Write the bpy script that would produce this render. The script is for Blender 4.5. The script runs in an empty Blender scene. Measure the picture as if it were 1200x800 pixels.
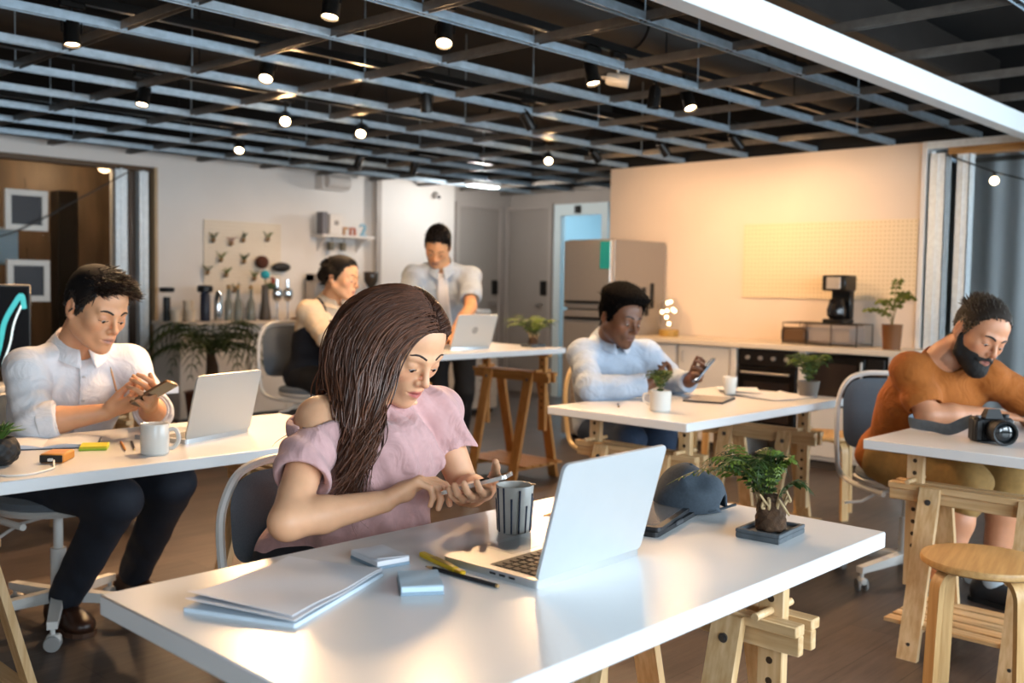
import bpy, math, random, time
import numpy as np
from mathutils import Vector, Matrix

random.seed(7)
rng = np.random.default_rng(7)
SC = bpy.context.scene
COL = SC.collection
R = math.radians

# ------------------------------------------------------------------ camera
def make_camera():
    pitch, roll, yaw = R(3.2), R(-0.95), R(43.4)
    fw = Vector((math.cos(yaw), math.sin(yaw), 0)); rt = Vector((math.sin(yaw), -math.cos(yaw), 0)); up = Vector((0, 0, 1))
    fwd = math.cos(pitch)*fw - math.sin(pitch)*up
    down = -math.sin(pitch)*fw - math.cos(pitch)*up
    r2 = math.cos(roll)*rt + math.sin(roll)*down
    d2 = -math.sin(roll)*rt + math.cos(roll)*down
    cd = bpy.data.cameras.new('camera')
    cd.lens = 35; cd.sensor_width = 36; cd.sensor_fit = 'HORIZONTAL'
    cd.clip_start = .05; cd.clip_end = 60
    cd.dof.use_dof = True; cd.dof.focus_distance = 2.3; cd.dof.aperture_fstop = 3.2
    o = bpy.data.objects.new('camera', cd); COL.objects.link(o)
    m = Matrix((r2, -d2, -fwd)).transposed().to_4x4()
    m.translation = (0, 0, 1.20)
    o.matrix_world = m
    SC.camera = o
make_camera()

# ------------------------------------------------------------------ world and exposure
w = bpy.data.worlds.new('world'); SC.world = w; w.use_nodes = True
w.node_tree.nodes['Background'].inputs[0].default_value = (.55, .72, 1, 1)
w.node_tree.nodes['Background'].inputs[1].default_value = 1.2
vs = SC.view_settings
vs.view_transform = 'Standard'; vs.look = 'None'; vs.gamma = 1; vs.use_curve_mapping = False
vs.exposure = 0.0
LAMP_K = 3.2
SC.cycles.use_denoising = True
SC.cycles.max_bounces = 6
SC.cycles.diffuse_bounces = 4
SC.cycles.sample_clamp_indirect = 4

# ------------------------------------------------------------------ daylight: large windows behind the camera
def area(name, loc, rot, sx, sy, power, color):
    l = bpy.data.lights.new(name, 'AREA'); l.shape = 'RECTANGLE'; l.size = sx; l.size_y = sy
    l.energy = power; l.color = color
    o = bpy.data.objects.new(name, l); COL.objects.link(o); o.location = loc; o.rotation_euler = rot
    return o
DAY = (.76, .90, 1.0)
WIN_X = [(-1.6, .1), (.7, 2.4), (3.0, 4.7), (5.1, 6.5), (7.0, 8.2)]      # window openings behind the camera; last one added to light the curtained room
WIN_Z = (.75, 2.25)
for (a, b), pw in zip(WIN_X, (125, 160, 135, 120, 260)):
    area('daylight', ((a+b)/2, -2.32, sum(WIN_Z)/2), (R(90), 0, 0), b-a, WIN_Z[1]-WIN_Z[0], pw, DAY)
# ------------------------------------------------------------------ materials
def lin(c):
    if isinstance(c, str):
        c = tuple(int(c[i:i+2], 16)/255 for i in (0, 2, 4))
        c = tuple(x/12.92 if x <= .04045 else ((x+.055)/1.055)**2.4 for x in c)
    return (*c[:3], 1)
_M = {}
def mat(name, color, rough=.5, metal=0, var=.0, vscale=20, bump=0, bscale=200, stretch=None, spec=None, coat=0,
        emit=None, estr=0, trans=0, alpha=1, ior=1.45, vcol=False, sheen=0, sss=0, color2=None, wrinkle=0):
    if name in _M: return _M[name]
    m = bpy.data.materials.new(name); m.use_nodes = True; _M[name] = m
    nt = m.node_tree; n = nt.nodes; l = nt.links; p = n['Principled BSDF']
    c = lin(color)
    p.inputs['Base Color'].default_value = c; p.inputs['Roughness'].default_value = rough; p.inputs['Metallic'].default_value = metal
    p.inputs['IOR'].default_value = ior
    if spec is not None: p.inputs['Specular IOR Level'].default_value = spec
    if coat: p.inputs['Coat Weight'].default_value = coat; p.inputs['Coat Roughness'].default_value = .15
    if trans: p.inputs['Transmission Weight'].default_value = trans
    if alpha < 1: p.inputs['Alpha'].default_value = alpha
    if sheen: p.inputs['Sheen Weight'].default_value = sheen
    if sss:
        p.inputs['Subsurface Weight'].default_value = sss; p.inputs['Subsurface Radius'].default_value = (1, .35, .2)
        p.inputs['Subsurface Scale'].default_value = .012
    if emit is not None:
        p.inputs['Emission Color'].default_value = lin(emit); p.inputs['Emission Strength'].default_value = estr
    src = None
    if vcol:
        a = n.new('ShaderNodeVertexColor'); a.layer_name = 'Col'; src = a.outputs['Color']
    if var or bump or color2 or wrinkle:
        tc = n.new('ShaderNodeTexCoord'); vec = tc.outputs['Object']
        if stretch:
            mp = n.new('ShaderNodeMapping'); mp.inputs['Scale'].default_value = stretch; l.new(vec, mp.inputs['Vector']); vec = mp.outputs[0]
        if var or color2:
            nz = n.new('ShaderNodeTexNoise'); nz.inputs['Scale'].default_value = vscale; nz.inputs['Detail'].default_value = 5; l.new(vec, nz.inputs['Vector'])
            mx = n.new('ShaderNodeMix'); mx.data_type = 'RGBA'
            rr = n.new('ShaderNodeMapRange'); rr.inputs[1].default_value = .35; rr.inputs[2].default_value = .65
            l.new(nz.outputs[0], rr.inputs[0]); l.new(rr.outputs[0], mx.inputs[0])
            if vcol:
                mx.blend_type = 'MULTIPLY'; l.new(src, mx.inputs[6]); mx.inputs[7].default_value = (1-var, 1-var, 1-var, 1)
            else:
                mx.inputs[6].default_value = c
                mx.inputs[7].default_value = lin(color2) if color2 else tuple(x*(1-var) for x in c[:3])+(1,)
            src = mx.outputs[2]
        if bump:
            nb = n.new('ShaderNodeTexNoise'); nb.inputs['Scale'].default_value = bscale; nb.inputs['Detail'].default_value = 4; l.new(vec, nb.inputs['Vector'])
            bp = n.new('ShaderNodeBump'); bp.inputs['Strength'].default_value = bump; bp.inputs['Distance'].default_value = .004
            l.new(nb.outputs[0], bp.inputs['Height']); l.new(bp.outputs[0], p.inputs['Normal'])
        if wrinkle:
            nw = n.new('ShaderNodeTexNoise'); nw.inputs['Scale'].default_value = 11; nw.inputs['Detail'].default_value = 2; nw.inputs['Distortion'].default_value = 2.2; l.new(tc.outputs['Object'], nw.inputs['Vector'])
            bw = n.new('ShaderNodeBump'); bw.inputs['Strength'].default_value = wrinkle; bw.inputs['Distance'].default_value = .03
            l.new(nw.outputs[0], bw.inputs['Height'])
            if bump: l.new(bw.outputs[0], bp.inputs['Normal'])
            else: l.new(bw.outputs[0], p.inputs['Normal'])
    if src is not None: l.new(src, p.inputs['Base Color'])
    return m

def wood(name, c1, c2, rough=.5, axis='z', scale=1.0):
    if name in _M: return _M[name]
    st = {'x': (2, 30, 30), 'y': (30, 2, 30), 'z': (30, 30, 2)}[axis]
    return mat(name, c1, rough, var=.1, vscale=2.2*scale, color2=c2, stretch=st, bump=.06, bscale=5)

# ------------------------------------------------------------------ mesh builder
def link(o, parent=None):
    COL.objects.link(o)
    if parent is not None: o.parent = parent
    return o
def empty(name, loc=(0, 0, 0), rz=0, parent=None):
    o = bpy.data.objects.new(name, None); o.empty_display_size = .05
    link(o, parent); o.location = loc; o.rotation_euler = (0, 0, rz)
    return o
def tag(o, label=None, cat=None, group=None, kind=None):
    if label: o['label'] = label
    if cat: o['category'] = cat
    if group: o['group'] = group
    if kind: o['kind'] = kind
    return o
def thing(name, label, cat, loc=(0, 0, 0), rz=0, group=None):
    return tag(empty(name, loc, rz), label, cat, group)
def copy_tree(o, parent=None):
    c = o.copy(); COL.objects.link(c); c.parent = parent
    for ch in o.children: copy_tree(ch, c)
    return c
def rotz(a): return Matrix.Rotation(a, 4, 'Z')

class MB:
    def __init__(s): s.v = []; s.f = []
    def add(s, vs, fs, M=None):
        b = len(s.v)
        if M is not None: vs = [M @ Vector(v) for v in vs]
        s.v += [tuple(v) for v in vs]; s.f += [tuple(i+b for i in f) for f in fs]
        return s
    def box(s, x0, x1, y0, y1, z0, z1, b=0, M=None):
        if b <= 0:
            v = [(x, y, z) for z in (z0, z1) for y in (y0, y1) for x in (x0, x1)]
            f = [(0, 2, 3, 1), (4, 5, 7, 6), (0, 1, 5, 4), (2, 6, 7, 3), (0, 4, 6, 2), (1, 3, 7, 5)]
            return s.add(v, f, M)
        v = []; ix = {}
        X = (x0, x1); Y = (y0, y1); Z = (z0, z1); sg = (1, -1)
        for i in (0, 1):
            for j in (0, 1):
                for k in (0, 1):
                    bx, by, bz = X[i]+sg[i]*b, Y[j]+sg[j]*b, Z[k]+sg[k]*b
                    ix[i, j, k, 'x'] = len(v); v.append((X[i], by, bz))
                    ix[i, j, k, 'y'] = len(v); v.append((bx, Y[j], bz))
                    ix[i, j, k, 'z'] = len(v); v.append((bx, by, Z[k]))
        f = []
        for i in (0, 1):
            q = [ix[i, 0, 0, 'x'], ix[i, 1, 0, 'x'], ix[i, 1, 1, 'x'], ix[i, 0, 1, 'x']]; f.append(q if i else q[::-1])
            q = [ix[0, i, 0, 'y'], ix[1, i, 0, 'y'], ix[1, i, 1, 'y'], ix[0, i, 1, 'y']]; f.append(q[::-1] if i else q)
            q = [ix[0, 0, i, 'z'], ix[1, 0, i, 'z'], ix[1, 1, i, 'z'], ix[0, 1, i, 'z']]; f.append(q if i else q[::-1])
        def fix(q):
            c = Vector(((x0+x1)/2, (y0+y1)/2, (z0+z1)/2))
            p = [Vector(v[t]) for t in q]
            nrm = (p[1]-p[0]).cross(p[2]-p[0])
            return q if nrm.dot(p[0]-c) > 0 else q[::-1]
        for i in (0, 1):
            for j in (0, 1):
                f.append(fix([ix[i, j, 0, 'x'], ix[i, j, 1, 'x'], ix[i, j, 1, 'y'], ix[i, j, 0, 'y']]))
                f.append(fix([ix[i, 0, j, 'x'], ix[i, 1, j, 'x'], ix[i, 1, j, 'z'], ix[i, 0, j, 'z']]))
                f.append(fix([ix[0, i, j, 'y'], ix[1, i, j, 'y'], ix[1, i, j, 'z'], ix[0, i, j, 'z']]))
                for k in (0, 1): f.append(fix([ix[i, j, k, 'x'], ix[i, j, k, 'y'], ix[i, j, k, 'z']]))
        return s.add(v, f, M)
    def cyl(s, p0, p1, r0, r1=None, n=16, cap=True):
        r1 = r0 if r1 is None else r1
        return s.tube([p0, p1], [r0, r1], n, cap)
    def tube(s, path, r, n=8, cap=True, closed=False, flat=1.0, up=None):
        P = [Vector(p) for p in path]; K = len(P)
        rr = [r]*K if not hasattr(r, '__len__') else r
        T = []
        for i in range(K):
            if closed: t = P[(i+1) % K]-P[i-1]
            else: t = P[min(i+1, K-1)]-P[max(i-1, 0)]
            T.append(t.normalized())
        a = Vector(up) if up else (Vector((0, 0, 1)) if abs(T[0].z) < .9 else Vector((1, 0, 0)))
        base = len(s.v)
        u = (a - T[0]*a.dot(T[0])).normalized()
        for i in range(K):
            u = (u - T[i]*u.dot(T[i])); u = u.normalized() if u.length > 1e-6 else T[i].orthogonal().normalized()
            w_ = T[i].cross(u)
            for j in range(n):
                an = 2*math.pi*j/n
                s.v.append(tuple(P[i] + (u*math.cos(an)*flat + w_*math.sin(an))*rr[i]))
        for i in range(K if closed else K-1):
            i2 = (i+1) % K
            for j in range(n):
                j2 = (j+1) % n
                s.f.append((base+i*n+j, base+i*n+j2, base+i2*n+j2, base+i2*n+j))
        if cap and not closed:
            s.f.append(tuple(base+j for j in range(n))[::-1]); s.f.append(tuple(base+(K-1)*n+j for j in range(n)))
        return s
    def lathe(s, prof, n=24, M=None, cap=True):
        v = []; f = []; K = len(prof)
        for r, z in prof:
            for j in range(n):
                a = 2*math.pi*j/n; v.append((r*math.cos(a), r*math.sin(a), z))
        for i in range(K-1):
            for j in range(n):
                j2 = (j+1) % n; f.append((i*n+j, i*n+j2, (i+1)*n+j2, (i+1)*n+j))
        if cap:
            if prof[0][0] > 1e-4: f.append(tuple(range(n))[::-1])
            if prof[-1][0] > 1e-4: f.append(tuple((K-1)*n+j for j in range(n)))
        return s.add(v, f, M)
    def prism(s, poly, z0, z1, M=None):
        n = len(poly)
        v = [(x, y, z0) for x, y in poly]+[(x, y, z1) for x, y in poly]
        f = [tuple(range(n))[::-1], tuple(range(n, 2*n))]+[(i, (i+1) % n, (i+1) % n+n, i+n) for i in range(n)]
        return s.add(v, f, M)
    def sphere(s, c, r, n=12, M=None):
        rr = r if hasattr(r, '__len__') else (r, r, r)
        m = n//2+1; v = []; f = []
        for i in range(m):
            th = math.pi*i/(m-1)
            for j in range(n):
                a = 2*math.pi*j/n
                v.append((c[0]+rr[0]*math.sin(th)*math.cos(a), c[1]+rr[1]*math.sin(th)*math.sin(a), c[2]-rr[2]*math.cos(th)))
        for i in range(m-1):
            for j in range(n):
                j2 = (j+1) % n; f.append((i*n+j, i*n+j2, (i+1)*n+j2, (i+1)*n+j))
        return s.add(v, f, M)
    def quad(s, a, b, c, d): return s.add([a, b, c, d], [(0, 1, 2, 3)])
    def mesh(s, name, smooth=True, angle=38):
        me = bpy.data.meshes.new(name); me.from_pydata(s.v, [], s.f); me.validate()
        if smooth:
            me.polygons.foreach_set('use_smooth', [True]*len(me.polygons)); me.set_sharp_from_angle(angle=R(angle))
        me.update(); return me
    def build(s, name, m, parent=None, smooth=True, angle=38, loc=None, rot=None):
        me = s.mesh(name, smooth, angle); me.materials.append(m)
        o = bpy.data.objects.new(name, me); link(o, parent)
        if loc is not None: o.location = loc
        if rot is not None: o.rotation_euler = rot
        return o
def rrect(w_, h_, r, n=5):
    pts = []
    for cx, cy, a0 in ((w_/2-r, h_/2-r, 0), (-w_/2+r, h_/2-r, 90), (-w_/2+r, -h_/2+r, 180), (w_/2-r, -h_/2+r, 270)):
        for i in range(n+1):
            a = R(a0+90*i/n); pts.append((cx+r*math.cos(a), cy+r*math.sin(a)))
    return pts
def arc(c, r, a0, a1, n, plane='xz', o=0):
    out = []
    for i in range(n+1):
        a = R(a0+(a1-a0)*i/n); p, q = c[0]+r*math.cos(a), c[1]+r*math.sin(a)
        out.append({'xz': (p, o, q), 'xy': (p, q, o), 'yz': (o, p, q)}[plane])
    return out
def bez(pts, n=20):
    P = [Vector(p) for p in pts]; out = []
    for i in range(n+1):
        q = list(P); t = i/n
        while len(q) > 1: q = [q[j].lerp(q[j+1], t) for j in range(len(q)-1)]
        out.append(q[0])
    return out
def spline(pts, n=8):
    P = [Vector(p) for p in pts]; out = []
    for i in range(len(P)-1):
        p0, p1, p2, p3 = P[max(i-1, 0)], P[i], P[i+1], P[min(i+2, len(P)-1)]
        for k in range(n):
            t = k/n
            out.append(.5*((2*p1)+(-p0+p2)*t+(2*p0-5*p1+4*p2-p3)*t*t+(-p0+3*p1-3*p2+p3)*t*t*t))
    out.append(P[-1]); return out
def npmesh(name, V, Fq, m, parent=None, col=None, smooth=True):
    me = bpy.data.meshes.new(name)
    V = np.asarray(V, np.float32); Fq = np.asarray(Fq, np.int32); k = Fq.shape[1]
    me.vertices.add(len(V)); me.vertices.foreach_set('co', V.ravel())
    me.loops.add(Fq.size); me.loops.foreach_set('vertex_index', Fq.ravel())
    me.polygons.add(len(Fq)); me.polygons.foreach_set('loop_start', np.arange(0, Fq.size, k, dtype=np.int32))
    if smooth: me.polygons.foreach_set('use_smooth', np.ones(len(Fq), bool))
    me.update(calc_edges=True)
    if col is not None:
        a = me.color_attributes.new('Col', 'FLOAT_COLOR', 'POINT')
        c = np.ones((len(V), 4), np.float32); c[:, :3] = col; a.data.foreach_set('color', c.ravel())
    me.materials.append(m)
    o = bpy.data.objects.new(name, me); link(o, parent); return o
# ------------------------------------------------------------------ the room
def struct(name, mb, m, parent=None, smooth=False):
    o = mb.build(name, m, parent, smooth)
    if parent is None: o['kind'] = 'structure'
    return o

def floor_mat():
    m = bpy.data.materials.new('dark_wood_floor'); m.use_nodes = True; nt = m.node_tree; n = nt.nodes; l = nt.links; p = n['Principled BSDF']
    tc = n.new('ShaderNodeTexCoord')
    mp = n.new('ShaderNodeMapping'); mp.inputs['Scale'].default_value = (1, 1, 1); l.new(tc.outputs['Object'], mp.inputs[0])
    br = n.new('ShaderNodeTexBrick'); br.inputs['Scale'].default_value = 1
    br.inputs['Brick Width'].default_value = 1.3; br.inputs['Row Height'].default_value = .17
    br.inputs['Mortar Size'].default_value = .0015; br.inputs['Color1'].default_value = lin('574a42'); br.inputs['Color2'].default_value = lin('483e38')
    br.inputs['Mortar'].default_value = lin('2c221d'); br.offset = .37
    l.new(mp.outputs[0], br.inputs['Vector'])
    mp2 = n.new('ShaderNodeMapping'); mp2.inputs['Scale'].default_value = (1.6, 16, 1); l.new(tc.outputs['Object'], mp2.inputs[0])
    nz = n.new('ShaderNodeTexNoise'); nz.inputs['Scale'].default_value = 2.5; nz.inputs['Detail'].default_value = 8; nz.inputs['Roughness'].default_value = .65; l.new(mp2.outputs[0], nz.inputs['Vector'])
    rr = n.new('ShaderNodeMapRange'); rr.inputs[1].default_value = .3; rr.inputs[2].default_value = .72; rr.inputs[3].default_value = .55; rr.inputs[4].default_value = 1.25
    l.new(nz.outputs[0], rr.inputs[0])
    mx = n.new('ShaderNodeMix'); mx.data_type = 'RGBA'; mx.blend_type = 'MULTIPLY'; mx.inputs[0].default_value = 1
    l.new(br.outputs[0], mx.inputs[6]); l.new(rr.outputs[0], mx.inputs[7]); l.new(mx.outputs[2], p.inputs['Base Color'])
    p.inputs['Roughness'].default_value = .42
    bp = n.new('ShaderNodeBump'); bp.inputs['Strength'].default_value = .12; bp.inputs['Distance'].default_value = .004
    l.new(nz.outputs[0], bp.inputs['Height']); l.new(bp.outputs[0], p.inputs['Normal'])
    return m
FLOOR = floor_mat()
WHITE = mat('white_paint', 'd9d4cf', .55, var=.04, vscale=3, bump=.03, bscale=90)
PEACH = mat('plaster_wall', 'd8c6b4', .6, var=.04, vscale=2, bump=.03, bscale=90)
GREYW = mat('grey_paint', 'a69f99', .5, var=.05, vscale=3)
BLACK = mat('black_ceiling', '0f0d0c', .9, var=.2, vscale=4)
GALV = mat('galvanised_steel', 'e2eaee', .4, .2, var=.12, vscale=35)
GALVD = mat('galvanised_bar', 'a3b6c4', .4, .4, var=.2, vscale=25)
BLKM = mat('black_metal', '141312', .35, .3)
GLASS = mat('window_glass', 'ffffff', .02, trans=1, ior=1.02, spec=.25)
LAM = mat('white_laminate', 'dcdcdc', .24, var=.012, vscale=6, spec=.45)
LAMM = mat('white_cabinet', 'd6cfc6', .4, var=.03, vscale=4)

struct('floor', MB().box(-2.6, 10.2, -2.5, 10.6, -.1, 0), FLOOR)
struct('ceiling', MB().box(-2.6, 10.2, -2.5, 10.6, 2.75, 2.85), BLACK)
struct('wall_left', MB().box(-2.7, -2.6, -2.5, 10.6, 0, 2.75), WHITE)
# wall behind the camera with four window openings and the added fifth
mb = MB(); xs = [-2.6] + [v for w_ in WIN_X for v in w_] + [10.2]
mb.box(-2.6, 10.2, -2.32, -2.2, 0, WIN_Z[0]); mb.box(-2.6, 10.2, -2.32, -2.2, WIN_Z[1], 2.75)
for i in range(0, len(xs), 2): mb.box(xs[i], xs[i+1], -2.32, -2.2, *WIN_Z)
struct('wall_window', mb, WHITE)
for i, (a, b) in enumerate(WIN_X):
    wf = empty('window_%d' % (i+1)); wf['kind'] = 'structure'
    t = .05; mb = MB()
    for x0, x1, z0, z1 in ((a, b, WIN_Z[0], WIN_Z[0]+t), (a, b, WIN_Z[1]-t, WIN_Z[1]), (a, a+t, *WIN_Z), (b-t, b, *WIN_Z), ((a+b)/2-t/2, (a+b)/2+t/2, *WIN_Z)):
        mb.box(x0, x1, -2.27, -2.21, z0, z1)
    mb.build('window_frame', WHITE, wf, False)

# back wall (behind the coffee bar) and the grey corner
mb = MB()
mb.box(4.01, 6.29, 7.9, 8.02, 0, 2.26); mb.box(6.29, 7.34, 7.82, 8.02, 0, 2.26)
struct('wall_back', mb, WHITE)
struct('shadow_strip', MB().box(6.27, 6.33, 7.80, 7.83, 0, 2.22), mat('shadow_trim', '9b938c', .5))  # grey strip stands in for the shadow line at the column edge
mb = MB(); mb.box(7.34, 8.39, 7.9, 8.02, 0, 2.26); mb.box(7.34, 8.39, 7.86, 7.9, 2.1, 2.26)
struct('wall_corner', mb, GREYW)
mb = MB(); mb.box(8.27, 8.39, 7.16, 7.9, 0, 2.26); mb.box(8.27, 8.39, 5.0, 7.16, 2.09, 2.26); mb.box(8.27, 8.39, 5.0, 5.6, 0, 2.09)
struct('wall_corridor', mb, GREYW)
def panel_door(idx, M, w_, h_):
    d = empty('door_%d' % idx); d['kind'] = 'structure'; d.matrix_world = M
    GD = mat('grey_door', '958e88', .45, var=.04, vscale=3)
    MB().box(0, w_, -.03, 0, 0, h_, .004).build('door_leaf', GD, d, False)
    f = MB()
    for a in ((-.05, 0, -.045, 0, 0, h_), (w_, w_+.05, -.045, 0, 0, h_), (-.05, w_+.05, -.045, 0, h_+.001, h_+.05)): f.box(*a)
    f.build('door_frame', mat('grey_door_frame', 'a49c96', .5), d, False)
    MB().box(w_*.82, w_*.82+.09, -.05, -.028, 1.1, 1.26, .006).build('lock_plate', BLKM, d, False)
    MB().cyl((w_*.86, -.03, 1.0), (w_*.86, -.08, 1.0), .01).cyl((w_*.86, -.075, 1.0), (w_*.72, -.075, 1.0), .009).build('door_handle', mat('steel', 'a8a49f', .3, .9), d)
    return d
panel_door(1, Matrix.Translation((7.46, 7.9, 0)), .62, 2.05)
panel_door(2, Matrix.Translation((8.27, 7.86, 0)) @ rotz(R(-90)), .60, 2.05)
# glazed corridor opening with a pale window behind
wf = empty('window_6'); wf['kind'] = 'structure'
mb = MB(); mb.box(8.2, 8.265, 7.06, 7.155, 0, 1.96); mb.box(8.2, 8.265, 6.42, 6.5, 0, 1.96); mb.box(8.2, 8.265, 6.42, 7.155, 1.961, 2.085)
mb.build('window_frame', mat('pale_blue_frame', 'cfe0e6', .4), wf, False)
MB().box(8.235, 8.24, 6.5, 7.06, 0, 1.96).build('glass_pane', GLASS, wf, False)
struct('wall_corridor_end', MB().box(10.0, 10.1, 4.4, 8.0, 0, 2.75), mat('pale_blue_wall', 'a9c6d2', .5))
struct('wall_corridor_side', MB().box(8.39, 10.0, 4.9, 5.0, 0, 2.75).box(8.39, 10.0, 7.9, 8.0, 0, 2.75), mat('pale_blue_wall', 'a9c6d2', .5))
area('corridor_fill', (9.2, 6.4, 2.6), (0, 0, 0), .8, 1.4, 60, (.7, .9, 1))  # unseen area lamp added under the corridor ceiling to brighten it
MB().box(8.16, 8.199, 6.78, 6.84, 1.98, 2.06, .004).build('door_closer', BLKM, wf)

# plaster wall of the kitchen
struct('wall_kitchen', MB().box(6.75, 6.87, 2.63, 5.26, 0, 2.2), PEACH)
struct('wall_kitchen_end', MB().box(6.73, 6.89, 2.60, 2.63, 0, 2.2), WHITE)
# soffit over the grid edge above the kitchen wall
struct('wall_kitchen_upper', MB().box(6.75, 6.87, -2.2, 5.26, 2.2, 2.75), BLACK)

# stud partition with glass to the right of the kitchen
ps = empty('wall_glass_right'); ps['kind'] = 'structure'
def stud(x0, x1, y0, y1, z0, z1, axis, par):
    """C-shaped steel stud: web and two flanges"""
    m_ = MB(); t = .006
    if axis == 'y':     # seen from -x, width along y
        m_.box(x0, x0+t, y0, y1, z0, z1); m_.box(x0, x1, y0, y0+t, z0, z1); m_.box(x0, x1, y1-t, y1, z0, z1)
        m_.box(x0-.004, x0+.001, (y0+y1)/2-.006, (y0+y1)/2+.006, z0, z1)
    else:
        m_.box(x0, x1, y0, y0+t, z0, z1); m_.box(x0, x0+t, y0, y1, z0, z1); m_.box(x1-t, x1, y0, y1, z0, z1)
        m_.box((x0+x1)/2-.006, (x0+x1)/2+.006, y0-.004, y0+.001, z0, z1)
    return m_.build('steel_stud', GALV, par, False)
for y0, y1 in ((2.475, 2.585), (2.325, 2.41), (1.2, 1.29), (.1, .19), (-1.0, -.91)):
    stud(6.74, 6.83, y0, y1, 0, 2.12, 'y', ps)
MB().box(6.73, 6.85, -2.2, 2.6, 2.15, 2.2, .002).build('top_track', GALV, ps, False)
MB().box(6.725, 6.86, -2.2, 2.46, 2.105, 2.15, .002).build('timber_header', wood('pine_header', 'b98a52', '8f6335', .5, 'y'), ps, False)
for y0, y1 in ((1.29, 2.325), (.19, 1.2), (-.91, .1)):
    MB().box(6.79, 6.80, y0, y1, 0, 2.1).build('glass_pane', GLASS, ps, False)
struct('wall_far_right', MB().box(8.6, 8.7, -2.2, 5.0, 0, 2.75), mat('blue_grey_wall', '8e989e', .5, var=.05, vscale=2))
# pleated curtain behind the glass
mb = MB(); cur = []
N = 160
for i in range(N+1):
    y = -2.0 + 4.9*i/N; x = 8.2 + .011*math.sin(i*.9)+.008*math.sin(i*.37); cur.append((x, y))
v = [(x, y, 0.02) for x, y in cur]+[(x, y, 2.4) for x, y in cur]+[(x+.01, y, 0.02) for x, y in cur]+[(x+.01, y, 2.4) for x, y in cur]
f = []
for i in range(N):
    f.append((i, N+1+i, N+2+i, i+1)); f.append((2*N+2+i, 2*N+3+i, 3*N+4+i, 3*N+3+i))
mb.add(v, f)
tag(mb.build('curtain', mat('grey_curtain', 'b3babd', .7), None), 'pale grey pleated curtain hanging behind the right glass partition', 'curtain')

# glazed partition on the left with a warm lit room behind it
pl = empty('wall_glass_left'); pl['kind'] = 'structure'
MB().box(-2.6, 4.01, 7.88, 8.02, 2.13, 2.26).build('header', WHITE, pl, False)
MB().box(-2.6, 3.99, 7.9, 8.0, 2.09, 2.13).build('top_track', mat('bronze_track', '4a3826', .45, .4), pl, False)
MB().box(3.985, 4.012, 7.87, 8.03, 0, 2.13).build('jamb', mat('warm_jamb', 'b49a78', .5), pl, False)
for x0, x1 in ((3.66, 3.77), (3.86, 3.95), (2.2, 2.29), (1.0, 1.09)): stud(x0, x1, 7.9, 7.99, 0, 2.1, 'x', pl)
for x0, x1 in ((2.29, 3.66), (1.09, 2.2), (-.5, 1.0)):
    MB().box(x0, x1, 7.94, 7.95, 0, 2.09).build('glass_pane', GLASS, pl, False)
MB().box(3.77, 3.86, 7.95, 7.98, 0, 2.1).box(3.95, 3.985, 7.95, 7.98, 0, 2.1).build('dark_infill', mat('bronze_infill', '3a2c20', .4, .4), pl, False)
BRZ = mat('bronze_panel_wall', '54473a', .45, .15, var=.45, vscale=2.5, stretch=(3, 1, .6))
struct('wall_meeting_room', MB().box(-2.6, 5.2, 10.3, 10.4, 0, 2.75).box(5.1, 5.2, 8.02, 10.3, 0, 2.75), BRZ)
struct('ceiling_meeting_room', MB().box(-2.6, 5.2, 8.02, 10.3, 2.4, 2.44), mat('warm_ceiling', '6b5134', .6))
def point(name, loc, power, color, rad=.05):
    l = bpy.data.lights.new(name, 'POINT'); l.energy = power; l.color = color; l.shadow_soft_size = rad
    o = bpy.data.objects.new(name, l); COL.objects.link(o); o.location = loc; return o
WARM = (1, .66, .34)
c = thing('column', 'black square column standing in the warm lit room behind glass', 'column', (3.75, 9.1, 0))
MB().box(-.09, .09, -.09, .09, 0, 1.98, .008).build('column_shaft', BLKM, c, False)
MB().box(-.12, .12, -.12, .12, 0, .05, .005).build('base_plate', BLKM, c, False)

# dark plenum walls above the partitions
struct('wall_plenum', MB().box(-2.6, 8.39, 7.9, 8.02, 2.26, 2.75).box(8.27, 8.39, 5.0, 7.9, 2.26, 2.75).box(6.87, 8.39, 5.0, 5.1, 0, 2.75), BLACK)
# white beam
struct('trim_2', MB().box(-2.6, 6.75, 1.75, 1.83, 2.075, 2.18, .003), mat('beam_white', 'd2d6d8', .5))

# ------------------------------------------------------------------ open ceiling grid
g = empty('ceiling_grid'); g['kind'] = 'structure'
def bar_mesh(L):
    b = MB(); b.box(0, L, -.016, .016, .030, .034); b.box(0, L, -.016, -.0135, 0, .030); b.box(0, L, .0135, .016, 0, .030)
    return b.mesh('bar', False)
ml = bar_mesh(10.6); ml.materials.append(GALVD)
ms = bar_mesh(9.9); ms.materials.append(mat('shaded_bar', '75706a', .4, .55, var=.2, vscale=25))  # darker copy of the bar steel: shade painted into the cross bars
ys = [3.97+.565*k for k in range(-9, 8)]
for y in ys:
    if y > 7.8 or abs(y-1.79) < .12: continue
    o = bpy.data.objects.new('runner', ml); link(o, g); o.location = (-2.5, y, 2.2)
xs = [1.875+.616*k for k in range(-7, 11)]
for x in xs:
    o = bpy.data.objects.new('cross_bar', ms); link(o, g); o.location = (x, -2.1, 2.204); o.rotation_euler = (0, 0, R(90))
# hangers
hm = MB().cyl((0, 0, 0), (0, 0, .54), .003, n=6).mesh('hanger'); hm.materials.append(GALVD)
for i, x in enumerate(xs):
    for j, y in enumerate(ys):
        if (i+j) % 3 or y > 7.8 or x < .5 or y < 1.9 or x > 6.7: continue
        o = bpy.data.objects.new('hanger', hm); link(o, g); o.location = (x, y, 2.236)
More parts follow.
